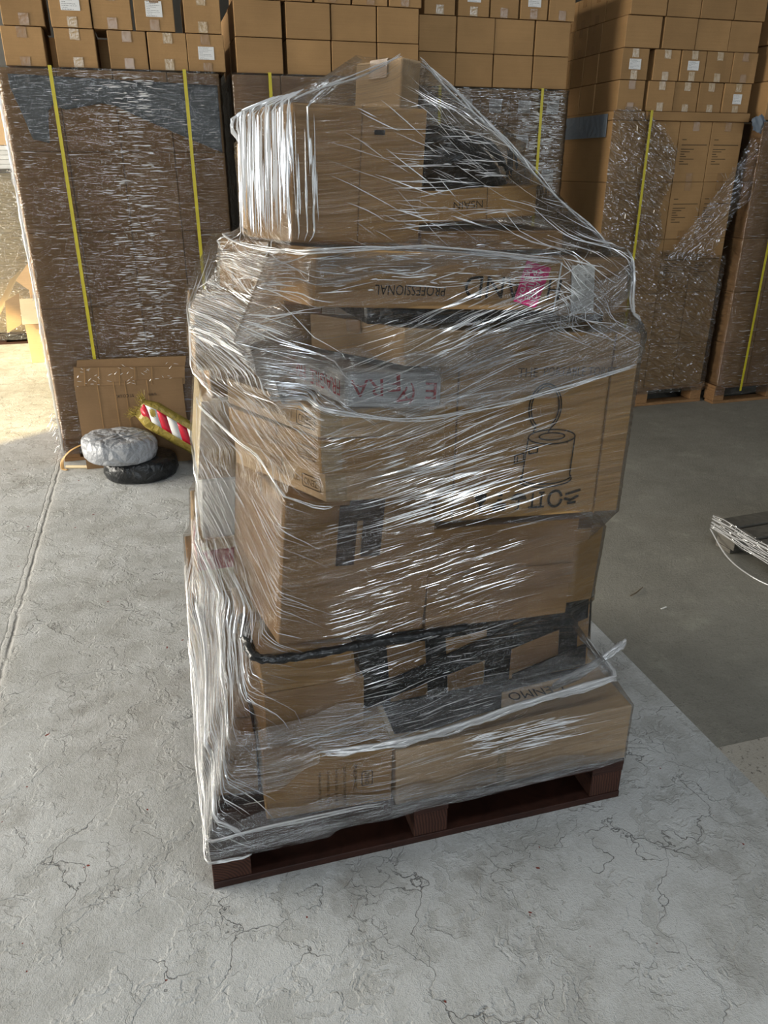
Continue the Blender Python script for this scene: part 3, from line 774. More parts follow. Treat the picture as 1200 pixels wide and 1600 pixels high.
film_panel('film_sheet', tfm, inpoly([(3.05, 2.07), (3.22, 2.075), (3.42, 1.98), (3.58, 1.82), (3.57, 1.62), (3.50, 1.45), (3.56, 1.25), (3.52, 1.17), (4.12, 1.12), (4.12, 0.1), (3.05, 0.1)]),
           3.05, 4.12, 0.1, 2.08, 3.588, 'film_loose', 90, 130, 0.009, 1.15)
film_panel('torn_flap', tfm, inpoly([(3.56, 1.12), (3.80, 1.42), (4.02, 1.72), (4.10, 1.90), (4.22, 1.85), (4.42, 1.95), (4.45, 1.70), (4.20, 1.52), (4.08, 1.42), (3.95, 1.15), (3.80, 1.10)]),
           3.55, 4.46, 1.05, 1.98, 3.52, 'film_loose', 90, 90, 0.010, 2.3)
lines = []
for i in range(520):
    x = nrs.uniform(3.07, 4.1); z = nrs.uniform(0.12, 2.0)
    if x > 3.55 and z > 1.2 and not (x - 3.5 > (z - 1.05) * 0.75): continue
    L = nrs.uniform(.015, .06); a = nrs.normal(0.1, 0.25) if z < 1.4 else nrs.normal(-1.0, 0.35)
    tt = np.linspace(-.5, .5, 5) * L
    P = np.stack([x + tt * math.cos(a), np.full(5, 3.579), z + tt * math.sin(a)], 1)
    lines.append((P, np.tile([0, -1.0, 0], (5, 1)), nrs.uniform(.0006, .002), .002))
ridge_mesh('film_folds_and_glints', lines, 'ridge_faint', tfm)  # pale dashes paint the sparkle of the torn film
strap(3.322, 3.570, 0.02, 2.058, 'yellow strap on the load with torn film')
bs = thing('plastic_scrap', 'crumpled blue grey plastic caught at the top between the right loads', 'plastic sheet', (4.14, 3.55, 1.93))
film_panel('sheet', bs, inpoly([(4.08, 2.02), (4.16, 2.05), (4.22, 1.98), (4.20, 1.92), (4.10, 1.95)]), 4.06, 4.24, 1.90, 2.06, 3.52, 'grey_sheet', 24, 24, 0.012, 0.6)

# ================================================================== far right load
pallet('wooden_pallet', 'wooden pallet under the rightmost wrapped load', 4.16, 5.26, 3.5, 4.5, 'wood', 'wood')
load_boxes([4.18, 4.45, 4.72, 4.99, 5.25], RZ, 3.5, 0.95, 'the rightmost load', 'cartons in the rightmost load', 'kraft_grey', RN5)
load_film('stretch_film', 'film round the rightmost load with one yellow strap', 4.177, 5.253, 3.49, 4.45, 0.07, 2.005, dashes=600, seed=8)
strap(4.375, 3.478, 0.10, 2.008, 'yellow strap on the rightmost load')
row([(4.19, 4.42), (4.43, 4.66)], 3.52, 0.3, 2.012, 2.25, 'lower pair on the rightmost load', 'cartons on the rightmost load')
row([(4.20, 4.43), (4.44, 4.67)], 3.52, 0.3, 2.252, 2.47, 'middle pair on the rightmost load', 'cartons on the rightmost load')
row([(4.19, 4.42), (4.43, 4.66)], 3.52, 0.3, 2.472, 2.69, 'upper pair on the rightmost load', 'cartons on the rightmost load')

# ================================================================== the main pallet and its stack
pallet('wooden_pallet', 'dark red brown stained pallet carrying the mixed wrapped stack', 0.0, 1.18, 0.0, 1.0, 'wood_dark', 'wood_end')

STACK = []         # (O, ex, ey, ez) of all pieces inside the wrap
def big_carton(name, label, O, ex, ey, ez, mat='kraft', cat='carton', dent=0.006, seams=True, group=None, bulge=0.0, front_tape=None, mats=None, bev=0.004):
    O, ex, ey, ez = (np.array(a, float) for a in (O, ex, ey, ez))
    STACK.append((O, ex, ey, ez))
    base = O + ex / 2 + ey / 2
    t = thing(name, label, cat, tuple(base), group)
    V, F = lattice((8, 8, 6), O, ex, ey, ez, dent, len(STACK) * 1.7, bulge)
    b = mk('body', V, F, mat, t, False)
    bevel(b, bev, 2)
    t_front = Face(O, ex, ez); t_left = Face(O + ey, -ey, ez); t_top = Face(O + ez, ex, ey); t_right = Face(O + ex, ey, ez)
    if seams:       # closing flaps: a dark slit between the flaps and the tape over it
        f = t_top; patch('flap_tape', f, f.w * 0.02, f.w * 0.98, f.h / 2 - 0.025, f.h / 2 + 0.025, 'tape', t)
        f = t_left; L = min(0.05, f.h * 0.35)
        patch('flap_tape', f, f.w / 2 - 0.024, f.w / 2 + 0.024, f.h - L, f.h, 'tape', t)
    return t, t_front, t_left, t_top, t_right

G = 'cartons on the wrapped pallet'
# bottom layer
A = big_carton('long_carton', 'low carton with sideways printed text at the front left of pallet', (0.151, 0.050, 0.145), (0.335, -0.022, 0.0), (0.010, 0.30, 0), (0.003, 0, 0.192), 'kraft_warm', group=G)
f = A[1]
text_on(f, [('PNEUMATIC', f.w * 0.70, f.h * 0.52, 0.0095, -90, 0.085), ('QNTY/CARTON:20 PCS', f.w * 0.615, f.h * 0.40, 0.008, -90, 0.13),
            ('N.W.(KGS): 2.0 KG', f.w * 0.55, f.h * 0.40, 0.008, -90, 0.12), ('G.W.(KGS): 2.1 KG', f.w * 0.485, f.h * 0.40, 0.008, -90, 0.12),
            ('MEAS(CM): 2 1.7', f.w * 0.42, f.h * 0.40, 0.008, -90, 0.115), ('ZENO', f.w * 0.795, f.h * 0.48, 0.012, -90, 0.04)], A[0])
x, y = f.w * 0.795, f.h * 0.48
stroke(f, [[(x - .011, y - .024), (x + .011, y - .024), (x + .014, y - .02), (x + .014, y + .02), (x + .011, y + .024), (x - .011, y + .024), (x - .014, y + .02), (x - .014, y - .02), (x - .011, y - .024)]], 0.0022, A[0], name='logo_frame')
B = big_carton('long_carton', 'long flat carton along the front right edge of pallet', (0.490, 0.006, 0.145), (0.690, -0.006, 0.0), (0.006, 0.50, 0), (-0.002, 0, 0.188), 'kraft_pale', group=G, dent=0.004)
f = B[3]
text_on(f, [('GENMO', f.w * 0.66, f.h * 0.25, 0.035, 180, 0.17)], B[0])
polypatch('black_film', f, [(0.015, 0.06), (0.14, 0.055), (0.24, 0.075), (0.33, 0.085), (0.36, 0.15), (0.60, 0.172), (0.64, 0.195), (0.015, 0.20)], 'black_film', B[0], 0.004, 0.002)
f = B[1]; patch('tape_strip', f, f.w * 0.42, f.w * 0.455, 0, f.h, 'tape_clear', B[0])
S1 = big_carton('small_carton', 'shaded low carton at the near left corner of pallet', (0.020, 0.17, 0.145), (0.125, -0.01, 0), (0.0, 0.27, 0), (0.005, 0, 0.17), 'kraft', group=G)
f = S1[1]; text_on(f, [('(03)', f.w * 0.4, f.h * 0.7, 0.018, 180, None)], S1[0], 'ink_soft')
Y4 = big_carton('tall_carton', 'tall brown carton on the left edge of pallet, behind the yellow roll', (0.015, 0.50, 0.145), (0.33, 0, 0), (0, 0.42, 0), (0.01, 0, 0.44), 'kraft', group=G)
# second layer
D = big_carton('small_carton', 'small carton under the one with black rim, left front', (0.170, 0.100, 0.345), (0.262, 0.004, 0.0), (-0.03, 0.34, 0), (0.002, 0, 0.163), 'kraft', group=G)
C = big_carton('small_carton', 'small carton with black film along its upper rim, left front', (0.173, 0.098, 0.510), (0.240, 0.004, -0.004), (-0.03, 0.35, 0), (-0.008, 0, 0.118), 'kraft_warm', group=G)
E_ = big_carton('taped_carton', 'carton crossed with black plastic tape above the long flat carton', (0.450, 0.19, 0.336), (0.700, 0.012, 0.004), (-0.013, 0.45, 0), (-0.018, 0, 0.262), 'kraft', group=G)
f = E_[1]
for k, (a0, a1, b0, b1, sk) in enumerate([(0.0, 0.08, 0.0, .262, 0.0), (0.19, 0.25, 0, .262, .0), (0.36, 0.44, 0, .262, .02), (0.60, 0.66, 0, .262, 0.0)]):
    patch('black_tape', f, a0, a1, b0, b1, 'black_film', E_[0], 0.0020, 0.0015, sk)
polypatch('black_tape', f, [(0.0, 0.06), (0.35, 0.16), (0.69, 0.25), (0.69, 0.17), (0.35, 0.085), (0.0, 0.005)], 'black_film', E_[0], 0.0045, 0.002)
polypatch('black_tape', f, [(0.0, 0.235), (0.30, 0.225), (0.69, 0.262), (0.69, 0.215), (0.30, 0.185), (0.0, 0.20)], 'black_film', E_[0], 0.0045, 0.002)
polypatch('black_tape', f, [(0.45, 0.02), (0.69, 0.08), (0.69, 0.0), (0.45, 0.0)], 'black_film', E_[0], 0.0045, 0.002)
f = E_[4]; patch('black_tape', f, 0.0, f.w, 0.10, f.h, 'black_film', E_[0], 0.002, 0.0015)
# black film rim that hangs under the big carton
rim = thing('black_film_roll', 'rolled black film trapped under the big blank carton', 'plastic film', (0.3, 0.09, 0.62))
V, F = tube(spline([(0.150, 0.28, 0.636), (0.150, 0.14, 0.634), (0.168, 0.078, 0.630), (0.27, 0.072, 0.622), (0.42, 0.078, 0.622), (0.58, 0.088, 0.618), (0.72, 0.10, 0.612)], 8), [0.008] + [0.013] * 16 + [0.012] * 16 + [0.011] * 15 + [0.004], 8, 0.85, 0.25, 0.5, 4)
mk('roll', V, F, 'black_film', rim, True)
# third layer
F_ = big_carton('big_carton', 'big blank carton with two dark tape strips, left front', (0.218, 0.1, 0.643), (0.369, 0.0, -0.020), (-0.070, 0.40, -0.005), (0.036, 0, 0.376), 'kraft', group=G, dent=0.008)
f = F_[1]
patch('dark_tape', f, 0.127, 0.172, 0.205, 0.360, 'tape_black', F_[0]); patch('dark_tape', f, 0.186, 0.235, 0.225, 0.372, 'tape_black', F_[0])
patch('dark_tape', f, 0.150, 0.210, 0.320, 0.372, 'tape_black', F_[0], 0.0018)
G_ = big_carton('dented_carton', 'dented blank carton under the carton with the toilet drawing', (0.592, 0.1, 0.618), (0.412, 0.008, -0.024), (-0.010, 0.42, 0), (0.010, 0, 0.288), 'kraft', group=G, dent=0.016)
f = G_[1]
patch('tape_strip', f, 0.0, f.w, 0.10, 0.16, 'tape', G_[0], 0.0005); 
H_ = big_carton('narrow_carton', 'narrow carton at the right edge below the toilet carton', (1.010, 0.15, 0.600), (0.105, 0.018, -0.010), (-0.05, 0.34, 0), (0.010, 0, 0.228), 'kraft_warm', group=G)
Y3 = big_carton('red_marked_carton', 'carton with a red printed band, on the left side of stack', (0.045, 0.50, 0.586), (0.34, 0, 0), (0.0, 0.38, 0), (0.015, 0, 0.175), 'kraft_pale', group=G)
f = Y3[1]; patch('red_band', f, 0.0, f.w, f.h * 0.45, f.h * 0.80, 'redprint', Y3[0])
f = Y3[2]; patch('red_band', f, f.w * 0.55, f.w, f.h * 0.55, f.h * 0.95, 'redprint', Y3[0])
Y2 = big_carton('white_package', 'pale grey package on the left side, between cream and red cartons', (0.075, 0.50, 0.762), (0.33, 0, 0), (0.0, 0.36, 0), (0.012, 0, 0.168), 'whitebox', group=G, seams=False)
Y1 = big_carton('sunlit_cream_carton', 'carton painted cream for sunlight, bulging out on the left of stack', (0.080, 0.52, 0.932), (0.36, -0.02, 0), (0.0, 0.36, 0), (0.03, 0, 0.215), 'cream', group=G, seams=False, dent=0.012)  # cream body paints the sunlit side; the front patch stays brown
f = Y1[1]; patch('brown_side', f, 0.0, f.w, 0.0, f.h, 'kraft', Y1[0])
# flat cartons
TL = (-0.164, 0.36, -0.024)
TX = [((0.342, 0.070, 1.018), (0.296, 0.0, -0.012), (-0.166, 0.34, -0.010), (-0.001, 0, 0.072), 'lowest'),
      ((0.331, 0.052, 1.093), (0.288, 0.008, -0.012), (-0.163, 0.365, -0.014), (-0.001, 0, 0.080), 'middle'),
      ((0.330, 0.050, 1.176), (0.286, 0.010, -0.018), (-0.162, 0.370, -0.010), (0.002, 0, 0.065), 'topmost')]
for k, (o, a, b, c, w) in enumerate(TX):
    T = big_carton('paper_cutter_carton', 'flat carton with upside-down printed side, %s of three stacked' % w, o, a, b, c, 'kraft_pale' if k != 1 else 'kraft_warm', group=G, dent=0.004)
    f = T[2]
    cx = f.w * 0.90; cy = f.h * 0.50
    q = 0.88 if k < 2 else 1.0
    text_on(f, [('ZENO', f.w * 0.865, f.h * 0.5, 0.019 * q, 180, 0.050), ('10"X12" PAPER CUTTER', f.w * 0.545, f.h * 0.5, 0.019 * q, 180, 0.155)],
            T[0], 'ink' if k == 2 else 'ink_soft', 0.003)
    x, y = f.w * 0.865, f.h * 0.5
    stroke(f, [[(x - .031, y - .017 * q), (x + .031, y - .017 * q), (x + .034, y - .013 * q), (x + .034, y + .013 * q), (x + .031, y + .017 * q), (x - .031, y + .017 * q), (x - .034, y + .013 * q), (x - .034, y - .013 * q), (x - .031, y - .017 * q)]], 0.0025, T[0], 'ink' if k == 2 else 'ink_soft', name='logo_frame')
    f = T[1]; patch('tape_strip', f, f.w * 0.0, f.w * 0.16, f.h * 0.1, f.h * 0.9, 'tape_clear', T[0], 0.0008)
# toilet carton
I_ = big_carton('toilet_carton', 'large carton printed with a camping toilet drawing and handling icons', (0.602, 0.07, 0.936), (0.497, 0.010, -0.034), (-0.008, 0.42, 0), (0.004, 0, 0.452), 'kraft_warm', group=G, dent=0.008)
f = I_[1]
cx, cy = 0.285, 0.0
pts = [[(0.215, 0.085), (0.222, 0.225)], [(0.345, 0.095), (0.352, 0.225)]]
art = [ell(0.287, 0.206, 0.062, 0.018), ell(0.287, 0.207, 0.034, 0.009), [(0.225, 0.204), (0.217, 0.106)], [(0.349, 0.204), (0.346, 0.108)],
       ell(0.282, 0.106, 0.068, 0.020, 180, 360), ell(0.282, 0.098, 0.070, 0.020, 178, 362), [(0.212, 0.098), (0.217, 0.106)], [(0.352, 0.098), (0.346, 0.108)],
       ell(0.262, 0.278, 0.042, 0.056, -58, 242), ell(0.262, 0.278, 0.036, 0.050, -58, 242), [(0.240, 0.232), (0.236, 0.214)], [(0.284, 0.232), (0.276, 0.218)],
       [(0.217, 0.168), (0.194, 0.162), (0.194, 0.142), (0.217, 0.147), (0.217, 0.168)], [(0.201, 0.158), (0.201, 0.147)],
       [(0.230, 0.180), (0.252, 0.183), (0.252, 0.168), (0.230, 0.165), (0.230, 0.180)], [(0.330, 0.194), (0.330, 0.189)]]
stroke(f, art, 0.0036, I_[0], name='toilet_drawing')
text_on(f, [('PORTABLE TOILET', 0.345, 0.362, 0.021, 0, 0.19), ('THE', 0.21, 0.360, 0.021, 0, 0.05)], I_[0], 'ink_soft')
# handling icons: glass, stacking, umbrella, upright box, recycling, hands
iy = 0.034
icons = []
polypatch('icon_glass', f, [(0.098, iy + .034), (0.128, iy + .034), (0.126, iy + .016), (0.117, iy + .008), (0.115, iy - .006), (0.124, iy - .012), (0.102, iy - .012), (0.111, iy - .006), (0.109, iy + .008), (0.100, iy + .016)], 'ink', I_[0], 0.0016, 0.0006)
for (a0, a1, b0, b1) in ((0.146, 0.180, -.012, -.003), (0.146, 0.180, 0.0, .008), (0.157, 0.170, .014, .019), (0.157, 0.170, .026, .032)):
    patch('icon_stack', f, a0, a1, iy + b0, iy + b1, 'ink', I_[0], 0.0016, 0.0006)
polypatch('icon_umbrella', f, ell(0.214, iy + .014, 0.021, 0.018, 0, 180, 10), 'ink', I_[0], 0.0016, 0.0006)
stroke(f, [[(0.214, iy + .016), (0.214, iy - .010)], [(0.214, iy - .010), (0.206, iy - .010)]], 0.004, I_[0], name='icon_umbrella')
stroke(f, [[(0.251, iy + .028), (0.251, iy - .006)], [(0.275, iy + .028), (0.275, iy - .006)], [(0.243, iy - .008), (0.283, iy - .008)], [(0.269, iy + .030), (0.281, iy + .030)]], 0.0055, I_[0], name='icon_upright')
stroke(f, [ell(0.313, iy + .012, 0.018, 0.021, 20, 350, 14)], 0.007, I_[0], name='icon_recycling')
stroke(f, [[(0.342, iy + .022), (0.380, iy + .032)], [(0.340, iy + .010), (0.356, iy + .006), (0.376, iy + .016)], [(0.350, iy - .002), (0.370, iy + .000)]], 0.007, I_[0], name='icon_hands')
for a in (0.04, 0.425): patch('crease', f, a, a + 0.004, 0.0, f.h, 'kraft_dark', I_[0], 0.0005)
Y6 = big_carton('flat_carton', 'flat brown carton behind the cutter cartons, left side', (0.135, 0.53, 1.149), (0.36, 0, 0), (0, 0.34, 0), (0.0, 0, 0.085), 'kraft', group=G)
Y5 = big_carton('wide_carton', 'brown carton jutting out left beside the red lettered mailer', (0.100, 0.48, 1.236), (0.32, 0.0, 0), (0, 0.34, 0), (0.012, 0, 0.155), 'kraft_pale', group=G)
# mailer with red FRAGILE lettering
Vm = big_carton('mailer_bag', 'white plastic mailer with upside-down red FRAGILE lettering', (0.388, 0.040, 1.242), (0.215, 0.010, -0.018), (-0.093, 0.38, -0.014), (0.001, 0, 0.076), 'mailer', 'parcel', 0.004, False, G, 0.002, bev=0.014)
f = Vm[1]
text_on(f, [('E', f.w * 0.86, f.h * 0.50, 0.036, 178, 0.026), ('F', f.w * 0.465, f.h * 0.72, 0.036, 184, 0.030), ('RA', f.w * 0.19, f.h * 0.58, 0.036, 182, 0.072), ('(', f.w * 0.66, f.h * 0.42, 0.046, 175, None), ('A', f.w * 0.57, f.h * 0.32, 0.036, 120, 0.034)], Vm[0], 'ink_red', 0.004)
f = Vm[2]
text_on(f, [('FRAGILE', f.w * 0.74, f.h * 0.50, 0.034, 180, 0.15), ('FRAGILE', f.w * 0.30, f.h * 0.50, 0.034, 180, 0.14)], Vm[0], 'ink_red', 0.004)
J_ = big_carton('pale_carton', 'pale carton resting on the red lettered mailer', (0.515, 0.050, 1.320), (0.150, 0.010, -0.016), (-0.143, 0.30, -0.012), (-0.001, 0, 0.082), 'kraft_pale', group=G)
# black flat packs above the toilet carton
U_ = big_carton('black_package', 'flat black plastic package above the toilet carton', (0.44, 0.075, 1.406), (0.56, 0.01, -0.025), (-0.02, 0.36, 0), (0, 0, 0.042), 'black_film', 'parcel', 0.006, False, G)
K_ = big_carton('long_carton', 'long carton with upside-down lettering and a pink sticker', (0.323, 0.040, 1.452), (0.540, 0.010, -0.034), (-0.150, 0.40, -0.008), (0.011, 0, 0.112), 'kraft', group=G)
f = K_[1]
text_on(f, [('PROFESSIONAL', f.w * 0.365, f.h * 0.33, 0.020, 180, 0.150), ('LAND', f.w * 0.73, f.h * 0.42, 0.044, 180, 0.16), ('H', f.w * 0.965, f.h * 0.40, 0.044, 180, 0.030)], K_[0], 'ink')
stk_ = polypatch('pink_sticker', f, [(f.w * 0.795, f.h * 0.18), (f.w * 0.895, f.h * 0.06), (f.w * 0.935, f.h * 0.80), (f.w * 0.825, f.h * 0.92)], 'pink', K_[0], 0.0025, 0.0008)
text_on(f, [('AMAZON', f.w * 0.885, f.h * 0.44, 0.013, -97, 0.075), ('PRIME', f.w * 0.858, f.h * 0.48, 0.013, -97, 0.060), ('EVERYDAY', f.w * 0.829, f.h * 0.50, 0.012, -99, 0.078)], setbase(stk_, K_[0]['base']), 'white', 0.0032, 'sticker_lettering')
patch('white_tape_line', f, f.w * 0.975, f.w * 0.982, 0.0, f.h * 0.9, 'white', K_[0], 0.0015)
for a in (0.16, 0.38, 0.62): 
    ff = K_[2]; patch('crease', ff, ff.w * a, ff.w * a + 0.004, 0, ff.h, 'kraft_dark', K_[0], 0.0006)
L_ = big_carton('short_carton', 'brown carton with a white address label at the right shoulder', (0.873, 0.062, 1.404), (0.190, 0.028, -0.004), (-0.05, 0.34, 0), (-0.014, 0, 0.120), 'kraft_grey', group=G)
f = L_[1]
lbl_ = patch('address_label', f, f.w * 0.16, f.w * 0.48, f.h * 0.04, f.h * 0.90, 'white', L_[0], 0.002, 0.0008, 0.004)
text_on(f, [('36', f.w * 0.42, f.h * 0.70, 0.006, 90, None), ('PO 1140', f.w * 0.37, f.h * 0.66, 0.004, 90, None), ('UK', f.w * 0.26, f.h * 0.72, 0.004, 90, None)], setbase(lbl_, L_[0]['base']), 'ink', 0.0026)
# top
Q_ = big_carton('flat_carton', 'flat torn carton lying on the long pink stickered carton', (0.593, 0.19, 1.535), (0.345, 0.0, -0.004), (0, 0.38, 0), (-0.001, 0, 0.044), 'kraft', group=G, dent=0.012)
P_ = big_carton('flat_carton', 'tilted flat carton under the black bag', (0.600, 0.245, 1.588), (0.290, 0.0, 0.014), (-0.01, 0.32, 0), (-0.001, 0, 0.068), 'kraft_warm', group=G, dent=0.006)
f = P_[1]; text_on(f, [('NSAIN', f.w * 0.42, f.h * 0.5, 0.016, 180, 0.07)], P_[0], 'ink_soft'); patch('flap_edge', f, f.w * 0.575, f.w * 0.58, 0, f.h, 'kraft_dark', P_[0], 0.001)
M_ = big_carton('upright_carton', 'upright carton at the top left of the stack', (0.292, 0.08, 1.570), (0.261, 0.0, -0.007), (-0.062, 0.22, -0.004), (0.014, 0, 0.243), 'kraft', group=G, dent=0.008)
f = M_[1]; patch('crease', f, f.w * 0.50, f.w * 0.508, 0.0, f.h, 'kraft_dark', M_[0], 0.0006)
patch('hand_hole', f, f.w * 0.60, f.w * 0.68, f.h * 0.80, f.h * 0.835, 'ink', M_[0], 0.0006)
N_ = big_carton('corner_carton', 'pale carton whose corner makes the peak of the stack', (0.574, 0.290, 1.818), (0.060, 0.055, 0), (-0.075, 0.105, -0.004), (0.006, 0, 0.098), 'kraft_pale', group=G, dent=0.003)
Y7 = big_carton('back_carton', 'brown carton behind the upright carton, upper left', (0.262, 0.42, 1.560), (0.28, 0.0, 0), (0, 0.26, 0), (0, 0, 0.20), 'kraft_pale', group=G)

# black bag on top right: a lumpy plastic sack
bag = thing('plastic_sack', 'black plastic sack slumped beside the upright carton on top', 'bag', (0.74, 0.42, 1.665))
V = []; F = []; nu, nv = 40, 22
for j in range(nv + 1):
    ph = math.pi * j / nv
    for i in range(nu):
        th = 2 * math.pi * i / nu
        d = Vector((math.sin(ph) * math.cos(th), math.sin(ph) * math.sin(th), math.cos(ph)))
        r = 1 + 0.16 * mnoise.noise(d * 2.2 + Vector((3, 1, 0))) + 0.07 * mnoise.noise(d * 6)
        x = 0.725 + 0.155 * r * d.x * (1 - 0.10 * d.z); z = 1.665 + max(0.0, 0.062 + 0.066 * r * d.z - 0.02 * (d.x > 0) * d.x)
        V.append((x, 0.42 + 0.13 * r * d.y, z - 0.055 * max(0, x - 0.74) / 0.14 * (z > 1.68)))
for j in range(nv):
    for i in range(nu): F.append((j * nu + i, (j + 1) * nu + i, (j + 1) * nu + (i + 1) % nu, j * nu + (i + 1) % nu))
mk('sack', V, F, 'black_film', bag, True)
V, F = tube(spline([(0.70, 0.34, 1.76), (0.76, 0.315, 1.765), (0.81, 0.31, 1.735), (0.84, 0.31, 1.70)], 6), [0.006] * 8 + [0.010] * 8 + [0.006] * 3, 7, 1, 0.3, 0.6, 2)
mk('gathered_fold', V, F, 'black_film', bag, True)
STACK.append((np.array((0.60, 0.31, 1.665)), np.array((0.26, 0, -0.01)), np.array((0, 0.22, 0)), np.array((0.02, 0, 0.10))))

# yellow roll and black pouch squeezed between film and cartons, lower left
yr = thing('yellow_roll', 'yellow plastic roll squeezed inside the film, lower left', 'roll', (0.03, 0.47, 0.47))
V, F = tube(spline([(0.040, 0.474, 0.40), (0.042, 0.472, 0.45), (0.048, 0.470, 0.50)], 5), [0.014, 0.02, 0.021, 0.022, 0.022, 0.021, 0.022, 0.021, 0.02, 0.018, 0.012], 10, 1, 0.1, 0.3, 1)
mk('roll', V, F, 'gold', yr, True)
bp = thing('black_pouch', 'small black pouch above the yellow roll inside the film', 'pouch', (0.03, 0.47, 0.52))
V, F = tube(spline([(0.040, 0.474, 0.51), (0.042, 0.472, 0.54), (0.05, 0.470, 0.575)], 5), [0.01, 0.016, 0.018, 0.018, 0.018, 0.018, 0.017, 0.016, 0.014, 0.012, 0.006], 9, 1, 0.2, 0.4, 3)
mk('pouch', V, F, 'black_film', bp, True)

# ------------------------------------------------------------------ the stretch film round the stack
CX, CY = 0.56, 0.36
NTH, NZ = 560, 300
ZT, ZB = 1.912, 0.098
TH = np.linspace(-math.pi * 1.5 + 0.3, math.pi * 0.5 + 0.3, NTH, endpoint=False)      # starts at the back
ZZ = np.linspace(ZB, ZT, NZ + 1)
def hull2(pts):
    pts = sorted(set((round(p[0], 5), round(p[1], 5)) for p in pts))
    def half(it):
        h = []
        for p in it:
            while len(h) >= 2 and (h[-1][0] - h[-2][0]) * (p[1] - h[-2][1]) - (h[-1][1] - h[-2][1]) * (p[0] - h[-2][0]) <= 0: h.pop()
            h.append(p)
        return h
    a = half(pts); b = half(pts[::-1]); return a[:-1] + b[:-1]
ROPES = [((0.622, 0.315, 1.912), (1.035, 0.125, 1.528)), ((0.574, 0.288, 1.915), (0.306, 0.078, 1.812)), ((0.50, 0.40, 1.91), (0.23, 0.36, 1.80))]
R0 = np.full((NZ + 1, NTH), -1.0)
dirs = np.stack([np.cos(TH), np.sin(TH)], 1)
for k, z in enumerate(ZZ):
    pts = []
    for O, ex, ey, ez in STACK:
        for a in (0, 1):
            for b in (0, 1):
                q = O + ex * a + ey * b; t = (z - q[2]) / ez[2]
                if -0.004 / ez[2] <= t <= 1 + 0.004 / ez[2]: p = q + ez * t; pts.append((p[0], p[1]))
    if z < 0.150: pts += [(0, 0), (1.18, 0), (1.18, 1), (0, 1)]
    for p, q in ROPES:
        if q[2] <= z <= p[2]:
            t = (z - q[2]) / (p[2] - q[2]); pts.append((q[0] + (p[0] - q[0]) * t, q[1] + (p[1] - q[1]) * t))
    if len(pts) < 3: continue
    H = hull2(pts)
    if len(H) < 3: continue
    best = np.full(NTH, 9.0); ok = True
    for i in range(len(H)):
        p, q = np.array(H[i], float), np.array(H[(i + 1) % len(H)], float)
        n = np.array([(q - p)[1], -(q - p)[0]]); L = np.linalg.norm(n)
        if L < 1e-6: continue
        n /= L; dd = n @ (p - np.array([CX, CY]))
        den = dirs @ n
        with np.errstate(divide='ignore', invalid='ignore'):
            r = np.where(den > 1e-4, dd / den, 9.0)
        best = np.minimum(best, r)
    R0[k] = np.maximum(best, 0.012)
KS = 0.75
RR = np.zeros_like(R0)
dz = ZZ[1] - ZZ[0]
for k in range(NZ + 1):
    w = np.abs(np.arange(NZ + 1) - k) * dz * (2.6 if ZZ[k] > 1.545 else np.where(ZZ > 1.535, 1.5, KS))
    RR[k] = (R0 - w[:, None]).max(0)
RR = np.maximum(RR, 0.012)
for _ in range(3):       # soften
    RR = np.maximum(RR, 0.25 * np.roll(RR, 1, 1) + 0.25 * np.roll(RR, -1, 1) + 0.5 * RR)
    RR[1:-1] = np.maximum(RR[1:-1], 0.25 * RR[:-2] + 0.25 * RR[2:] + 0.5 * RR[1:-1])
# on the left side the film is pulled taut from the ledge down to the pallet
kz1 = int((0.66 - ZB) / dz); kz0 = int((0.112 - ZB) / dz)
for i in range(NTH):
    wgt = np.interp(math.degrees(TH[i]), [-225, -205, -150, -138], [0, 1, 1, 0])
    if wgt <= 0: continue
    hp = []
    for k in range(kz0, kz1 + 1):
        p = (ZZ[k], RR[k, i])
        while len(hp) >= 2 and (hp[-1][0] - hp[-2][0]) * (p[1] - hp[-2][1]) - (hp[-1][1] - hp[-2][1]) * (p[0] - hp[-2][0]) >= 0: hp.pop()
        hp.append(p)
    cc = np.interp(ZZ[kz0:kz1 + 1], [h[0] for h in hp], [h[1] for h in hp])
    RR[kz0:kz1 + 1, i] += wgt * (cc - RR[kz0:kz1 + 1, i])
RR += 0.0055
# arc length and the lie of the wraps: on the front they climb to the right, on the left side they fall towards the front
rm = RR[60:200].mean(0); dth = TH[1] - TH[0]
S = np.concatenate([[0], np.cumsum(rm * dth)])[:-1]
slope = np.interp(np.degrees(TH), [-270, -225, -180, -150, -132, -120, -60, -40, 0, 110], [0.1, -0.2, -0.55, -0.6, -0.2, 0.16, 0.22, 0.12, 0, 0.1])
GS = np.concatenate([[0], np.cumsum(slope * rm * dth)])[:-1]
# wrinkles
PH = nrs.uniform(0, 6.28, 12); WR = np.zeros_like(RR)
for i in range(12):
    kz = nrs.uniform(70, 260); sl = nrs.uniform(-0.12, 0.12); ks = nrs.uniform(1, 5)
    vv = ZZ[:, None] - GS[None, :] - sl * S[None, :] + 0.010 * np.sin(ks * S[None, :] + PH[i])
    WR += np.sin(kz * vv + PH[i]) * (0.5 + 0.5 * np.sin(2.3 * S[None, :] + 3.1 * ZZ[:, None] + PH[-i]))
WR = np.abs(WR) / 12
RR2 = RR + 0.006 * WR
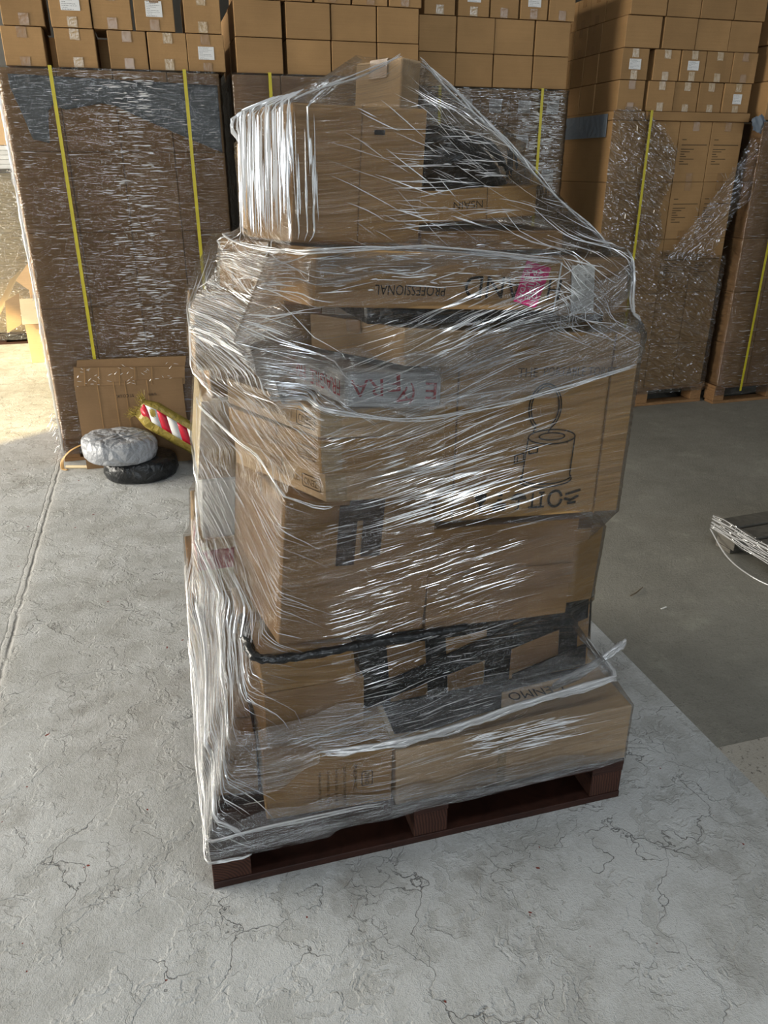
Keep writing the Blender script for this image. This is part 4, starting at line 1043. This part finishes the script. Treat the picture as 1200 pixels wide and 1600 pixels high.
# lower hem: higher on the right
hem = np.interp(np.degrees(TH), [-270, -180, -146, -125, -122, -60, -42, 0, 110], [0.10, 0.10, 0.098, 0.098, 0.118, 0.128, 0.140, 0.14, 0.12])
wrap = thing('stretch_film', 'clear stretch film wound round the whole mixed stack', 'stretch film', (0.56, 0.36, 0.1))
def surf(th, z, off=0.0):
    """point and outward normal on the film"""
    i = ((th - TH[0]) / dth) % NTH; j = min(max((z - ZB) / dz, 0), NZ - 0.001)
    i0 = int(i) % NTH; i1 = (i0 + 1) % NTH; fi = i - int(i); j0 = int(j); fj = j - j0
    r = 0.003 + (RR[j0, i0] * (1 - fi) + RR[j0, i1] * fi) * (1 - fj) + (RR[j0 + 1, i0] * (1 - fi) + RR[j0 + 1, i1] * fi) * fj
    dr = (RR[j0, i1] - RR[j0, i0 - 1]) / (2 * dth); drz = (RR[min(j0 + 2, NZ), i0] - RR[max(j0 - 2, 0), i0]) / (4 * dz)
    c, s = math.cos(th), math.sin(th)
    n = np.array([c * r + s * dr, s * r - c * dr, 0.0]); n /= np.linalg.norm(n); n[2] = -drz; n /= np.linalg.norm(n)
    return np.array([CX + c * (r), CY + s * (r), z]) + n * off, n
V = []; UV = []
for k, z in enumerate(ZZ):
    zz = np.maximum(z, hem) if k < 40 else np.full(NTH, z)
    X = CX + RR2[k] * np.cos(TH); Y = CY + RR2[k] * np.sin(TH)
    V.append(np.stack([X, Y, zz], 1)); UV.append(np.stack([S, zz - GS], 1))
V = np.concatenate(V); UV = np.concatenate(UV)
F = []
for k in range(NZ):
    for i in range(NTH - 1):      # the seam lies at the back
        F.append((k * NTH + i, k * NTH + i + 1, (k + 1) * NTH + i + 1, (k + 1) * NTH + i))
mk('film_sheet', V, F, 'film', wrap, True, UV)

# folds of the film as geometry, their highlights painted in as white
def path_on(th, z, L, sl, m=8, wob=0.0004, off=0.0006):
    P = []; N = []
    ii = int(((th - TH[0]) / dth) % NTH); rloc = RR[min(max(int((z - ZB) / dz), 0), NZ), ii]
    ph = nrs.uniform(0, 6.28); bend = nrs.normal(0, 0.03)
    for k in range(m):
        q = (k / (m - 1) - 0.5) * L
        p, n = surf(th + q / max(rloc, 0.1), min(max(z + q * sl + bend * q * q / L * 2 + wob * math.sin(ph + k), ZB + 0.03), ZT - 0.002), off)
        P.append(p); N.append(n)
    return np.array(P), np.array(N)
def field(count, th0, th1, z0, z1, sl, slv, L0, L1, w0, w1, mat_lines):
    for _ in range(count):
        th = math.radians(nrs.uniform(th0, th1)); z = nrs.uniform(z0, z1)
        L = L0 + (L1 - L0) * nrs.rand() ** 2
        P, N = path_on(th, z, L, nrs.normal(sl, slv), max(5, int(L / 0.012)))
        w = w0 + (w1 - w0) * nrs.rand() ** 2
        mat_lines.append((P, N, w, w * 1.2))
bright = []; faint = []
# front
field(150, -104, -44, 0.95, 1.12, 0.24, 0.035, 0.04, 0.24, 0.0004, 0.0015, bright)
field(170, -112, -42, 1.12, 1.42, 0.30, 0.07, 0.03, 0.22, 0.0003, 0.0012, bright)
field(130, -125, -50, 1.48, 1.56, 0.02, 0.10, 0.01, 0.09, 0.0004, 0.0015, bright)
field(45, -80, -45, 1.38, 1.47, 0.45, 0.07, 0.06, 0.30, 0.0003, 0.0010, bright)
field(80, -128, -42, 0.62, 0.97, 0.20, 0.04, 0.02, 0.14, 0.0003, 0.0010, bright)
field(130, -128, -42, 0.62, 0.97, 0.20, 0.04, 0.02, 0.10, 0.0003, 0.0008, faint)
field(110, -125, -45, 0.36, 0.62, 0.12, 0.07, 0.02, 0.16, 0.0004, 0.0012, bright)
field(90, -118, -40, 0.15, 0.36, 0.13, 0.03, 0.03, 0.20, 0.0003, 0.0011, faint)
field(90, -70, -40, 0.26, 0.345, 0.05, 0.06, 0.02, 0.14, 0.0006, 0.0022, bright)
field(90, -125, -92, 1.10, 1.24, 0.25, 0.1, 0.02, 0.08, 0.0004, 0.0011, faint)
field(90, -115, -30, 1.56, 1.84, -0.45, 0.25, 0.03, 0.16, 0.0003, 0.0011, bright)
field(90, -100, -50, 1.57, 1.78, 0.0, 0.06, 0.02, 0.16, 0.0003, 0.0012, bright)
# left side
field(230, -205, -126, 1.25, 1.42, -0.60, 0.15, 0.04, 0.26, 0.0004, 0.0018, bright)
field(90, -205, -135, 0.95, 1.24, -0.50, 0.2, 0.03, 0.22, 0.0003, 0.0011, bright)
field(130, -200, -138, 0.55, 0.98, -0.75, 0.15, 0.03, 0.22, 0.0003, 0.0011, bright)
field(330, -205, -146, 0.16, 0.66, -1.3, 0.25, 0.04, 0.25, 0.0004, 0.0016, bright)
field(120, -200, -130, 1.42, 1.56, -0.1, 0.3, 0.02, 0.14, 0.0005, 0.0015, bright)
# upright carton: steep folds painted white for the door's reflection
for _ in range(190):
    th = math.radians(nrs.uniform(-185, -126)); za = nrs.uniform(1.57, 1.72); L = nrs.uniform(0.04, 0.20)
    P = []; N = []
    for k in range(10):
        p, n = surf(th + 0.0012 * math.sin(k), min(za + L * k / 9, 1.835), 0.0008); P.append(p); N.append(n)
    bright.append((np.array(P), np.array(N), nrs.uniform(.0006, .0024), .002))
# shoulder at right
field(90, -46, -20, 1.36, 1.56, -0.9, 0.4, 0.03, 0.14, 0.0004, 0.0015, bright)
ridge_mesh('film_folds_and_glints', bright, 'ridge', wrap)
ridge_mesh('faint_fold_glints', faint, 'ridge_faint', wrap)

# wide overlapping bands where several layers lie together
def band(pts, width, n=14, m=6, off=0.004):
    P = spline(pts, n); V = []; UV = []; F = []; s_ = 0.0
    for i, p in enumerate(P):
        if i: s_ += (Vector(p) - Vector(P[i - 1])).length
        th = math.atan2(p[1] - CY, p[0] - CX)
        a = Vector(P[min(i + 1, len(P) - 1)]) - Vector(P[max(i - 1, 0)])
        ds = math.hypot(a.x, a.y); ln = math.hypot(ds, a.z); sx, sz = -a.z / ln, ds / ln     # across direction
        fade = min(1, 0.35 + 4 * min(i, len(P) - 1 - i) / len(P))
        sg = 1 if (a.x * -math.sin(th) + a.y * math.cos(th)) > 0 else -1
        for k in range(m + 1):
            q = (k / m - 0.5) * width * fade * (1 + 0.2 * math.sin(i * 0.7 + k))
            pt, nn = surf(th + sg * q * sx / 0.45, min(max(p[2] + q * sz, ZB + 0.004), ZT - 0.003), off + 0.0012 * math.sin(k * 2.1 + i))
            V.append(pt); UV.append((s_, q * 2))
    F = [(i * (m + 1) + k, (i + 1) * (m + 1) + k, (i + 1) * (m + 1) + k + 1, i * (m + 1) + k + 1) for i in range(len(P) - 1) for k in range(m)]
    return mk('film_band', V, F, 'film_band', wrap, True, UV)
band([(0.0, 0.62, 0.80), (0.03, 0.42, 0.66), (0.07, 0.25, 0.48), (0.15, 0.10, 0.34), (0.30, 0.04, 0.36)], 0.14)
band([(0.0, 0.70, 0.62), (0.02, 0.40, 0.46), (0.08, 0.16, 0.26), (0.14, 0.06, 0.18)], 0.08)
band([(0.02, 0.10, 0.165), (0.20, 0.02, 0.170), (0.50, 0.0, 0.178), (0.80, 0.0, 0.180), (1.16, 0.0, 0.165)], 0.07)
band([(0.0, 0.02, 0.120), (0.30, 0.0, 0.135), (0.70, 0.0, 0.145), (1.15, 0.0, 0.150)], 0.03)
band([(0.16, 0.12, 0.40), (0.40, 0.05, 0.40), (0.60, 0.05, 0.40), (0.85, 0.08, 0.43), (1.05, 0.10, 0.47)], 0.08)
band([(0.10, 0.60, 1.40), (0.16, 0.38, 1.37), (0.28, 0.14, 1.325), (0.45, 0.05, 1.29), (0.70, 0.05, 1.28), (0.95, 0.07, 1.31), (1.10, 0.12, 1.37)], 0.12)
band([(0.55, 0.05, 1.30), (0.75, 0.05, 1.36), (0.95, 0.07, 1.43), (1.05, 0.12, 1.50)], 0.07)
band([(0.12, 0.50, 1.52), (0.25, 0.20, 1.51), (0.36, 0.05, 1.52), (0.60, 0.04, 1.545), (0.85, 0.05, 1.53)], 0.05)
# thick gathered ropes of film
def rope(pts, r, seed, snap=True, n=10, strands=3, name='film_rope', mat='rope'):
    VV = []; FF = []
    P = spline(pts, n)
    if snap:
        Q = []
        for p in P:
            q, nn = surf(math.atan2(p[1] - CY, p[0] - CX), p[2], 0.003); Q.append(tuple(q))
        P = Q
    rr = random.Random(seed)
    for s in range(strands):
        ph = rr.uniform(0, 6.28); am = r * rr.uniform(0.5, 1.2); fr = rr.uniform(0.15, 0.5)
        pts2 = [(p[0] + am * math.cos(ph + fr * i) * 0.6, p[1] - abs(am * math.sin(ph + fr * i)) * 0.5, p[2] + am * math.sin(ph + fr * i)) for i, p in enumerate(P)]
        rad = [r * (0.35 + 0.35 * rr.random()) * min(1, 0.25 + 6 * min(i, len(P) - 1 - i) / len(P)) for i in range(len(P))]
        v, f = tube(pts2, rad, 6, 0.6, 0.2, 0.5, seed + s); k = len(VV); VV += v; FF += [tuple(i + k for i in q) for q in f]
    return mk(name, VV, FF, mat, wrap, True)
rope([(0.622, 0.308, 1.912), (0.76, 0.25, 1.79), (0.90, 0.185, 1.655), (1.03, 0.13, 1.53)], 0.006, 1, False, 12, 5)
rope([(0.574, 0.284, 1.917), (0.44, 0.18, 1.862), (0.31, 0.076, 1.815)], 0.004, 2, False, 10, 3)
rope([(0.30, 0.20, 1.275), (0.34, 0.05, 1.245), (0.52, 0.04, 1.205), (0.70, 0.05, 1.215), (0.90, 0.06, 1.245), (1.10, 0.07, 1.28)], 0.0045, 3, True, 10, 5)
rope([(1.13, 0.16, 0.47), (1.00, 0.10, 0.42), (0.80, 0.06, 0.385), (0.62, 0.04, 0.360), (0.45, 0.04, 0.352), (0.30, 0.04, 0.350)], 0.010, 4, True, 10, 8)
rope([(0.13, 0.60, 1.38), (0.16, 0.40, 1.33), (0.24, 0.22, 1.29), (0.34, 0.05, 1.245)], 0.004, 5, True, 8, 4)
rope([(0.14, 0.50, 1.40), (0.18, 0.34, 1.34), (0.26, 0.18, 1.28), (0.34, 0.05, 1.22)], 0.004, 15, True, 8, 4)
rope([(0.12, 0.55, 1.15), (0.20, 0.30, 1.08), (0.30, 0.08, 1.02), (0.35, 0.06, 1.012)], 0.0035, 6, True, 8, 4)
rope([(0.10, 0.50, 1.565), (0.25, 0.2, 1.548), (0.40, 0.05, 1.560), (0.60, 0.05, 1.55), (0.85, 0.05, 1.525)], 0.0045, 7, True, 8, 5)
rope([(0.0, 0.45, 0.60), (0.04, 0.25, 0.40), (0.12, 0.10, 0.24), (0.15, 0.05, 0.165)], 0.006, 8, True, 8, 5)
rope([(0.0, 0.55, 0.42), (0.0, 0.30, 0.28), (0.02, 0.08, 0.175), (0.15, 0.02, 0.170), (0.45, 0.0, 0.170)], 0.005, 9, True, 8, 5)
rope([(-0.004, 0.5, 0.110), (-0.004, 0.2, 0.105), (0.0, -0.004, 0.102), (0.10, -0.005, 0.104)], 0.005, 10, True, 8, 5)
rope([(0.10, 0.60, 0.86), (0.10, 0.40, 0.70), (0.12, 0.25, 0.55), (0.16, 0.12, 0.40)], 0.004, 11, True, 8, 4)
rope([(1.10, 0.2, 1.30), (1.05, 0.10, 1.40), (1.02, 0.12, 1.53)], 0.006, 12, True, 8, 5)
# free tail at the right: stands out from the stack
rope([(0.95, 0.06, 0.40), (1.06, 0.07, 0.435), (1.15, 0.09, 0.462), (1.20, 0.11, 0.475)], 0.012, 13, False, 8, 8, 'film_tail')
# loose film pocket between rope and shoulder, right of the sack
V = []; UV = []; F = []; n1, n2 = 30, 16
a0, a1 = np.array((0.80, 0.232, 1.753)), np.array((1.03, 0.13, 1.53)); b0, b1 = np.array((0.93, 0.50, 1.68)), np.array((1.10, 0.40, 1.50))
for i in range(n1 + 1):
    for j in range(n2 + 1):
        u, w = i / n1, j / n2
        p = (a0 + (a1 - a0) * u) * (1 - w) + (b0 + (b1 - b0) * u) * w
        p = p + np.array((0, 0, -0.03 * math.sin(math.pi * w))) + 0.004 * math.sin(u * 40 + w * 9)
        V.append(tuple(p)); UV.append((w * 0.3, u * 0.3))
F = [(i * (n2 + 1) + j, (i + 1) * (n2 + 1) + j, (i + 1) * (n2 + 1) + j + 1, i * (n2 + 1) + j + 1) for i in range(n1) for j in range(n2)]
mk('loose_film', V, F, 'film_loose', wrap, True, UV)

slab('roof_sun_blocker', [(-2.3, 2.7, -2.6, -1.4, 6.12, 6.16)], 'roofm')  # unseen opaque panel added to keep sun from leaking through the roof opening
# ================================================================== things on the floor at the left load
lb = thing('flattened_carton', 'flattened brown carton leaning against the left load', 'carton', (-0.19, 3.38, 0))
V, F = lattice((16, 1, 12), (-0.515, 3.315, 0.0), (0.635, -0.01, 0.0), (0, 0.035, 0.0), (-0.005, 0.095, 0.515), 0.006, 4); mk('panel', V, F, 'kraft_dark', lb)
V, F = lattice((16, 1, 4), (-0.520, 3.404, 0.505), (0.650, -0.01, -0.03), (0, 0.03, 0.0), (0.010, 0.030, 0.105), 0.006, 5); mk('flap', V, F, 'kraft_dark', lb)
V, F = lattice((16, 1, 4), (-0.515, 3.438, 0.50), (0.640, -0.01, -0.01), (0, 0.012, 0.0), (0.03, 0.012, 0.150), 0.004, 6); mk('flap', V, F, 'kraft_dark', lb)
f = Face((-0.515, 3.315, 0.0), (0.635, -0.01, 0), (-0.005, 0.095, 0.515))
text_on(f, [('ST.CO.UK', 0.285, 0.435, 0.018, 180, 0.10), ('WWW.', 0.445, 0.435, 0.018, 180, 0.055)], lb, 'ink', 0.003)
for a in (0.13, 0.225, 0.29, 0.42): patch('crease', f, a, a + 0.004, 0.0, f.h, 'kraft', lb, 0.002)
f2 = Face((-0.520, 3.404, 0.505), (0.650, -0.01, -0.03), (0.010, 0.030, 0.105))
for a in (0.06, 0.14, 0.26, 0.35, 0.45): patch('crease', f2, a, a + 0.004, 0.0, f2.h, 'kraft', lb, 0.002)
rr_ = []
for i in range(40):
    x = nrs.uniform(-0.5, 0.12); z = nrs.uniform(0.50, 0.61); L = nrs.uniform(0.01, 0.03); tt = np.linspace(-.5, .5, 4) * L; a = nrs.uniform(-1, 1)
    rr_.append((np.stack([x + tt * math.cos(a), np.full(4, 3.385 + (z - .5) * .3), z + tt * math.sin(a)], 1), np.tile([0, -1., 0], (4, 1)), .0016, .002))
ridge_mesh('clear_tape_shreds', rr_, 'ridge', lb)

def puck(name, label, cx, cy, z0, rx, ry, h, mat, seed, tilt=0.0, round_=0.35):
    t = thing(name, label, 'bag', (cx, cy, z0))
    V = []; F = []; nu = 72; prof = [(0.0, 0), (0.6, 0), (0.88, 0.0), (0.97, 0.10), (1.0, 0.3), (1.0, 0.6), (0.97, 0.82), (0.90, 0.95), (0.75, 1.0), (0.5, 1.02), (0.25, 1.03), (0.0, 1.03)]
    for (r, q) in prof:
        for i in range(nu):
            th = 2 * math.pi * i / nu
            d = Vector((math.cos(th) * 2.2, math.sin(th) * 2.2, q * 2.0 + seed))
            rr = r * (1 + 0.05 * mnoise.noise(d) + 0.018 * mnoise.noise(d * 5) + 0.012 * math.sin(th * 23 + 5 * q) * (0.2 < q < 0.95))
            zz = q * h * (1 + 0.05 * mnoise.noise(d * 1.5 + Vector((9, 0, 0)))) if q > 0 else 0
            V.append((cx + rx * rr * math.cos(th), cy + ry * rr * math.sin(th), z0 + zz + tilt * rr * math.cos(th) * (1 if z0 > 0 else 0)))
    for j in range(len(prof) - 1):
        for i in range(nu): F.append((j * nu + i, j * nu + (i + 1) % nu, (j + 1) * nu + (i + 1) % nu, (j + 1) * nu + i))
    mk('bag_skin', V, F, mat, t, True); return t
pk = puck('wheel_bag', 'black plastic wrapped disc on the floor under the grey one', -0.185, 3.14, 0.0, 0.215, 0.19, 0.125, 'black_film', 2.0)
pk2 = puck('wheel_bag', 'grey plastic wrapped disc lying on the black one', -0.290, 3.13, 0.128, 0.212, 0.20, 0.135, 'grey_bag', 5.0, -0.012)
V, F = tube(spline([(-0.36, 3.04, 0.266), (-0.28, 3.06, 0.270), (-0.20, 3.10, 0.268), (-0.14, 3.16, 0.266)], 6), [0.004] + [0.007] * 17 + [0.003], 6, .5, .2, .6, 3)
mk('pleat', V, F, 'grey_bag', pk2, True)
# gold bag with red and white tape
gb = thing('gold_bag', 'gold plastic tube bag with red and white striped tape', 'bag', (0.0, 3.2, 0.2))
P0, P1 = Vector((-0.150, 3.22, 0.395)), Vector((0.30, 3.12, 0.075))
ax = (P1 - P0).normalized(); sd = ax.cross(Vector((0, 1, 0))).normalized(); 
if sd.z < 0: sd = -sd
fw = ax.cross(sd).normalized()
if fw.y > 0: fw = -fw
V = []; F = []; nl, nu = 40, 28
def gold_pt(t, th, e=0.0):
    r = 0.082 * (0.70 + 0.34 * min(1, t * 7)) * (1 if t < 0.93 else 1 - (t - 0.93) * 6)
    d = Vector((math.cos(th), math.sin(th), 0)); q = (abs(d.x) ** 3.0 + abs(d.y) ** 3.0) ** (-1 / 3.0)
    rr = r * q * (1 + 0.05 * mnoise.noise(Vector((d.x * 2, d.y * 2, t * 6)))) + e
    return P0 + (P1 - P0) * t + sd * rr * d.x + fw * rr * 0.62 * d.y
for i in range(nl + 1):
    for k in range(nu): V.append(tuple(gold_pt(i / nl, 2 * math.pi * k / nu)))
for i in range(nl):
    for k in range(nu): F.append((i * nu + k, i * nu + (k + 1) % nu, (i + 1) * nu + (k + 1) % nu, (i + 1) * nu + k))
F.append(tuple(range(nl * nu, nl * nu + nu)))
mk('bag_skin', V, F, 'gold', gb, True)
VV = []; FF = []                     # frayed mouth
for i in range(70):
    th = rnd.uniform(0, 6.28); b = gold_pt(0.0, th); out = (b - P0) * rnd.uniform(-0.2, 0.5) - ax * rnd.uniform(0.015, 0.06) + Vector((rnd.uniform(-.02, .02),) * 3)
    v, fc = tube([b, b + out * 0.5 + Vector((0, 0, rnd.uniform(-.01, .01))), b + out], [0.0022, 0.0018, 0.0006], 4); k = len(VV); VV += v; FF += [tuple(q + k for q in x) for x in fc]
stuff(mk('frayed_fibres', VV, FF, 'gold', gb))
# striped tape: slanted red and white blocks on the upper front of the tube
nst = 7
for s in range(nst):
    VV = []; FF = []; m = 6
    for a in range(2):
        for b in range(m + 1):
            th = math.radians(58 + 50 * b / m); t = 0.06 + 0.86 * (s + a) / nst - 0.15 * (1 - b / m)
            VV.append(tuple(gold_pt(max(t, 0.015), th, 0.003)))
    for b in range(m): FF.append((b, b + 1, m + 1 + b + 1, m + 1 + b))
    o = mk('tape_block', VV, FF, 'red' if s % 2 == 0 else 'white', gb, True)
    sm = o.modifiers.new('thick', 'SOLIDIFY'); sm.thickness = 0.0015

# tan strap tail, stick and wisps beside the left load
st = mk('strap_tail', *tube(spline([(-0.50, 3.46, 0.13), (-0.60, 3.42, 0.10), (-0.655, 3.40, 0.05), (-0.66, 3.36, 0.006), (-0.63, 3.33, 0.004)], 6), 0.011, 6, 0.25), 'tan', origin=(-0.6, 3.4, 0)); tag(st, 'loose tan strap end hanging at the corner of the left load', 'strap')
sk = mk('paper_tube', *tube([(-0.64, 3.37, 0.011), (-0.50, 3.33, 0.011)], 0.010, 10), 'cream', origin=(-0.57, 3.35, 0)); tag(sk, 'thin pale stick on floor beside the flattened carton', 'stick')
fr = thing('film_fringe', 'torn film fringe down the left edge of the left load', 'stretch film', (-0.66, 3.5, 0.2))
VV = []; FF = []
for i in range(110):
    z = rnd.choice([rnd.uniform(0.02, 0.30), rnd.uniform(0.05, 2.0)]); x = -0.657; L = rnd.uniform(0.02, 0.07) if z < 0.35 else rnd.uniform(0.008, 0.022)
    v, fc = tube([(x, 3.49, z), (x - L * 0.5, 3.485, z + rnd.uniform(-.02, .02)), (x - L, 3.48, z + rnd.uniform(-.04, .03))], [0.003, 0.004, 0.001], 4, 0.4)
    k = len(VV); VV += v; FF += [tuple(q + k for q in t_) for t_ in fc]
stuff(mk('film_shreds', VV, FF, 'rope', fr))
V, F = tube([(-0.657, 3.485, 0.05 + i * 0.045) for i in range(48)], [0.006 + 0.004 * rnd.random() for _ in range(48)], 6, 1, 0.3, 0.7, 9)
mk('rolled_edge', V, F, 'rope', fr, True)

# ================================================================== far left, seen past the left load
fl = thing('open_carton', 'open empty carton with raised flaps in the sunlight', 'carton', (-1.05, 6.55, 0))
boxobj('body', (-1.21, -0.78, 6.5, 6.9, 0.0, 0.36), 'kraft_pale', fl, 0.003)
V, F = lattice((3, 1, 3), (-1.22, 6.42, 0.38), (0.43, 0, 0), (0, 0.006, 0), (0.0, 0.09, 0.22), 0.003, 1); mk('flap', V, F, 'cream', fl)
V, F = lattice((3, 1, 3), (-1.24, 6.5, 0.37), (-0.12, -0.10, -0.06), (0, 0.006, 0.004), (-0.02, 0.32, 0.24), 0.003, 2); mk('flap', V, F, 'kraft_pale', fl)
fl2 = thing('open_carton', 'second open carton stacked behind, flap pointing left', 'carton', (-1.05, 7.0, 0.4))
boxobj('body', (-1.18, -0.75, 6.92, 7.3, 0.0, 0.62), 'kraft_pale', fl2, 0.003)
V, F = lattice((3, 1, 3), (-1.28, 6.88, 0.72), (0.28, 0, 0.32), (0, 0.006, 0), (0.16, 0.0, -0.14), 0.003, 3); mk('flap', V, F, 'kraft_pale', fl2)
V, F = lattice((3, 1, 3), (-1.60, 6.85, 0.30), (0.26, 0.1, 0.42), (0, 0.006, 0), (0.12, 0.05, 0.10), 0.003, 3); mk('flap', V, F, 'cream', fl2)
wp = thing('wrapped_goods', 'film wrapped pale goods far left behind the left load', 'wrapped load', (-1.5, 7.6, 0))
V, F = lattice((14, 6, 14), (-2.3, 7.5, 0.12), (1.35, 0, 0), (0, 0.8, 0), (0.05, 0, 1.55), 0.05, 7); mk('goods', V, F, 'cream', wp, True)
load_film('stretch_film', 'creased film over the pale goods far left', -2.31, -0.93, 7.48, 8.3, 0.05, 1.70, 'film_loose', 250, seed=21)
pallet('wooden_pallet', 'wooden pallet under the pale goods far left', -2.3, -0.95, 7.5, 8.3, 'wood_dark', 'wood_dark', h=0.12)
for i in range(5):
    o = boxobj('paper_pack', (-1.75 + 0.01 * i, -1.02 + 0.012 * (i % 3), 7.55, 7.95, 1.705 + i * 0.042, 1.745 + i * 0.042), 'whitebox', None, 0.004)
    tag(o, 'pale paper pack %s from bottom on the goods far left' % ORD[i], 'paper pack', 'paper packs far left')
fb = thing('cardboard_carton', 'orange brown carton with small marks far left above the paper packs', 'carton', (-1.35, 7.6, 1.93))
boxobj('body', (-1.75, -1.03, 7.55, 7.95, 1.918, 2.26), 'kraft_pale', fb, 0.004)
f = Face((-1.75, 7.549, 1.918), (0.72, 0, 0), (0, 0, 0.34))
stroke(f, [[(0.55, 0.2), (0.55, 0.24)], [(0.60, 0.2), (0.60, 0.24)], [(0.54, 0.12), (0.62, 0.12)]], 0.014, fb, name='handling_marks')
dk = boxobj('dark_block', (-2.6, -1.0, 8.6, 9.0, 0, 3.6), 'wallm', None, 0.01); tag(dk, 'dark block far behind on the left', 'shelving')  # plain dark block behind the far left goods

# ================================================================== wrapped pallet at the right edge
rp = pallet('wooden_pallet', 'empty looking wrapped pallet cut off at the right edge', 2.59, 3.6, 0.50, 1.35, 'wood_grey', 'wood_grey')
rp.rotation_euler = (0, 0, math.radians(3)); 
rf = thing('stretch_film', 'torn clear film round the pallet at the right edge', 'stretch film', (2.6, 1.3, 0.05))
V = []; UV = []; n = 60
for i in range(n + 1):
    t = i / n
    x, y = (2.535 + 0.02 * t, 1.385 - 0.9 * t)
    for k in range(9):
        z = 0.075 + 0.085 * k / 8 + 0.01 * math.sin(t * 19) * (k == 0)
        V.append((x - 0.004 * math.sin(k * 2 + t * 30), y, z)); UV.append((t, z))
F = [(i * 9 + k, (i + 1) * 9 + k, (i + 1) * 9 + k + 1, i * 9 + k + 1) for i in range(n) for k in range(8)]
mk('film_sheet', V, F, 'film_loose', rf, True, UV)
VV = []; FF = []
for s in range(9):
    z = 0.08 + s * 0.009
    v, fc = tube([(2.532 + 0.02 * t / 12 - 0.003 * rnd.random(), 1.385 - 0.9 * t / 12, z + rnd.uniform(-.006, .006)) for t in range(13)], [rnd.uniform(.001, .004) for _ in range(13)], 5)
    k = len(VV); VV += v; FF += [tuple(q + k for q in t_) for t_ in fc]
v, fc = tube(spline([(2.53, 1.385, 0.075), (2.50, 1.2, 0.012), (2.49, 1.0, 0.006), (2.54, 0.85, 0.006)], 8), 0.004, 5); k = len(VV); VV += v; FF += [tuple(q + k for q in t_) for t_ in fc]
stuff(mk('film_folds_and_glints', VV, FF, 'rope', rf, True))

# ================================================================== litter
tw = mk('twig', *tube([(1.86, 1.02, 0.004), (1.90, 1.035, 0.006), (1.96, 1.075, 0.004)], [0.002, 0.003, 0.0015], 5), 'twig', origin=(1.9, 1.03, 0)); tag(tw, 'thin dry twig on the dark floor right of the stack', 'twig')
for i, (x, y, a, lab) in enumerate([(1.93, 0.89, 0.2, 'small white paper scrap on floor right of the stack'), (2.35, 2.05, 1.1, 'tiny pale scrap on the dark floor near the right loads')]):
    V, F = lattice((3, 1, 1), (x, y, 0.001), (0.03 * math.cos(a), 0.03 * math.sin(a), 0.002), (-0.006 * math.sin(a), 0.006 * math.cos(a), 0), (0, 0, 0.002), 0.0, 0)
    tag(mk('paper_scrap', V, F, 'white', origin=(x, y, 0)), lab, 'scrap')

for o in bpy.data.objects:
    if 'base' in o: del o['base']
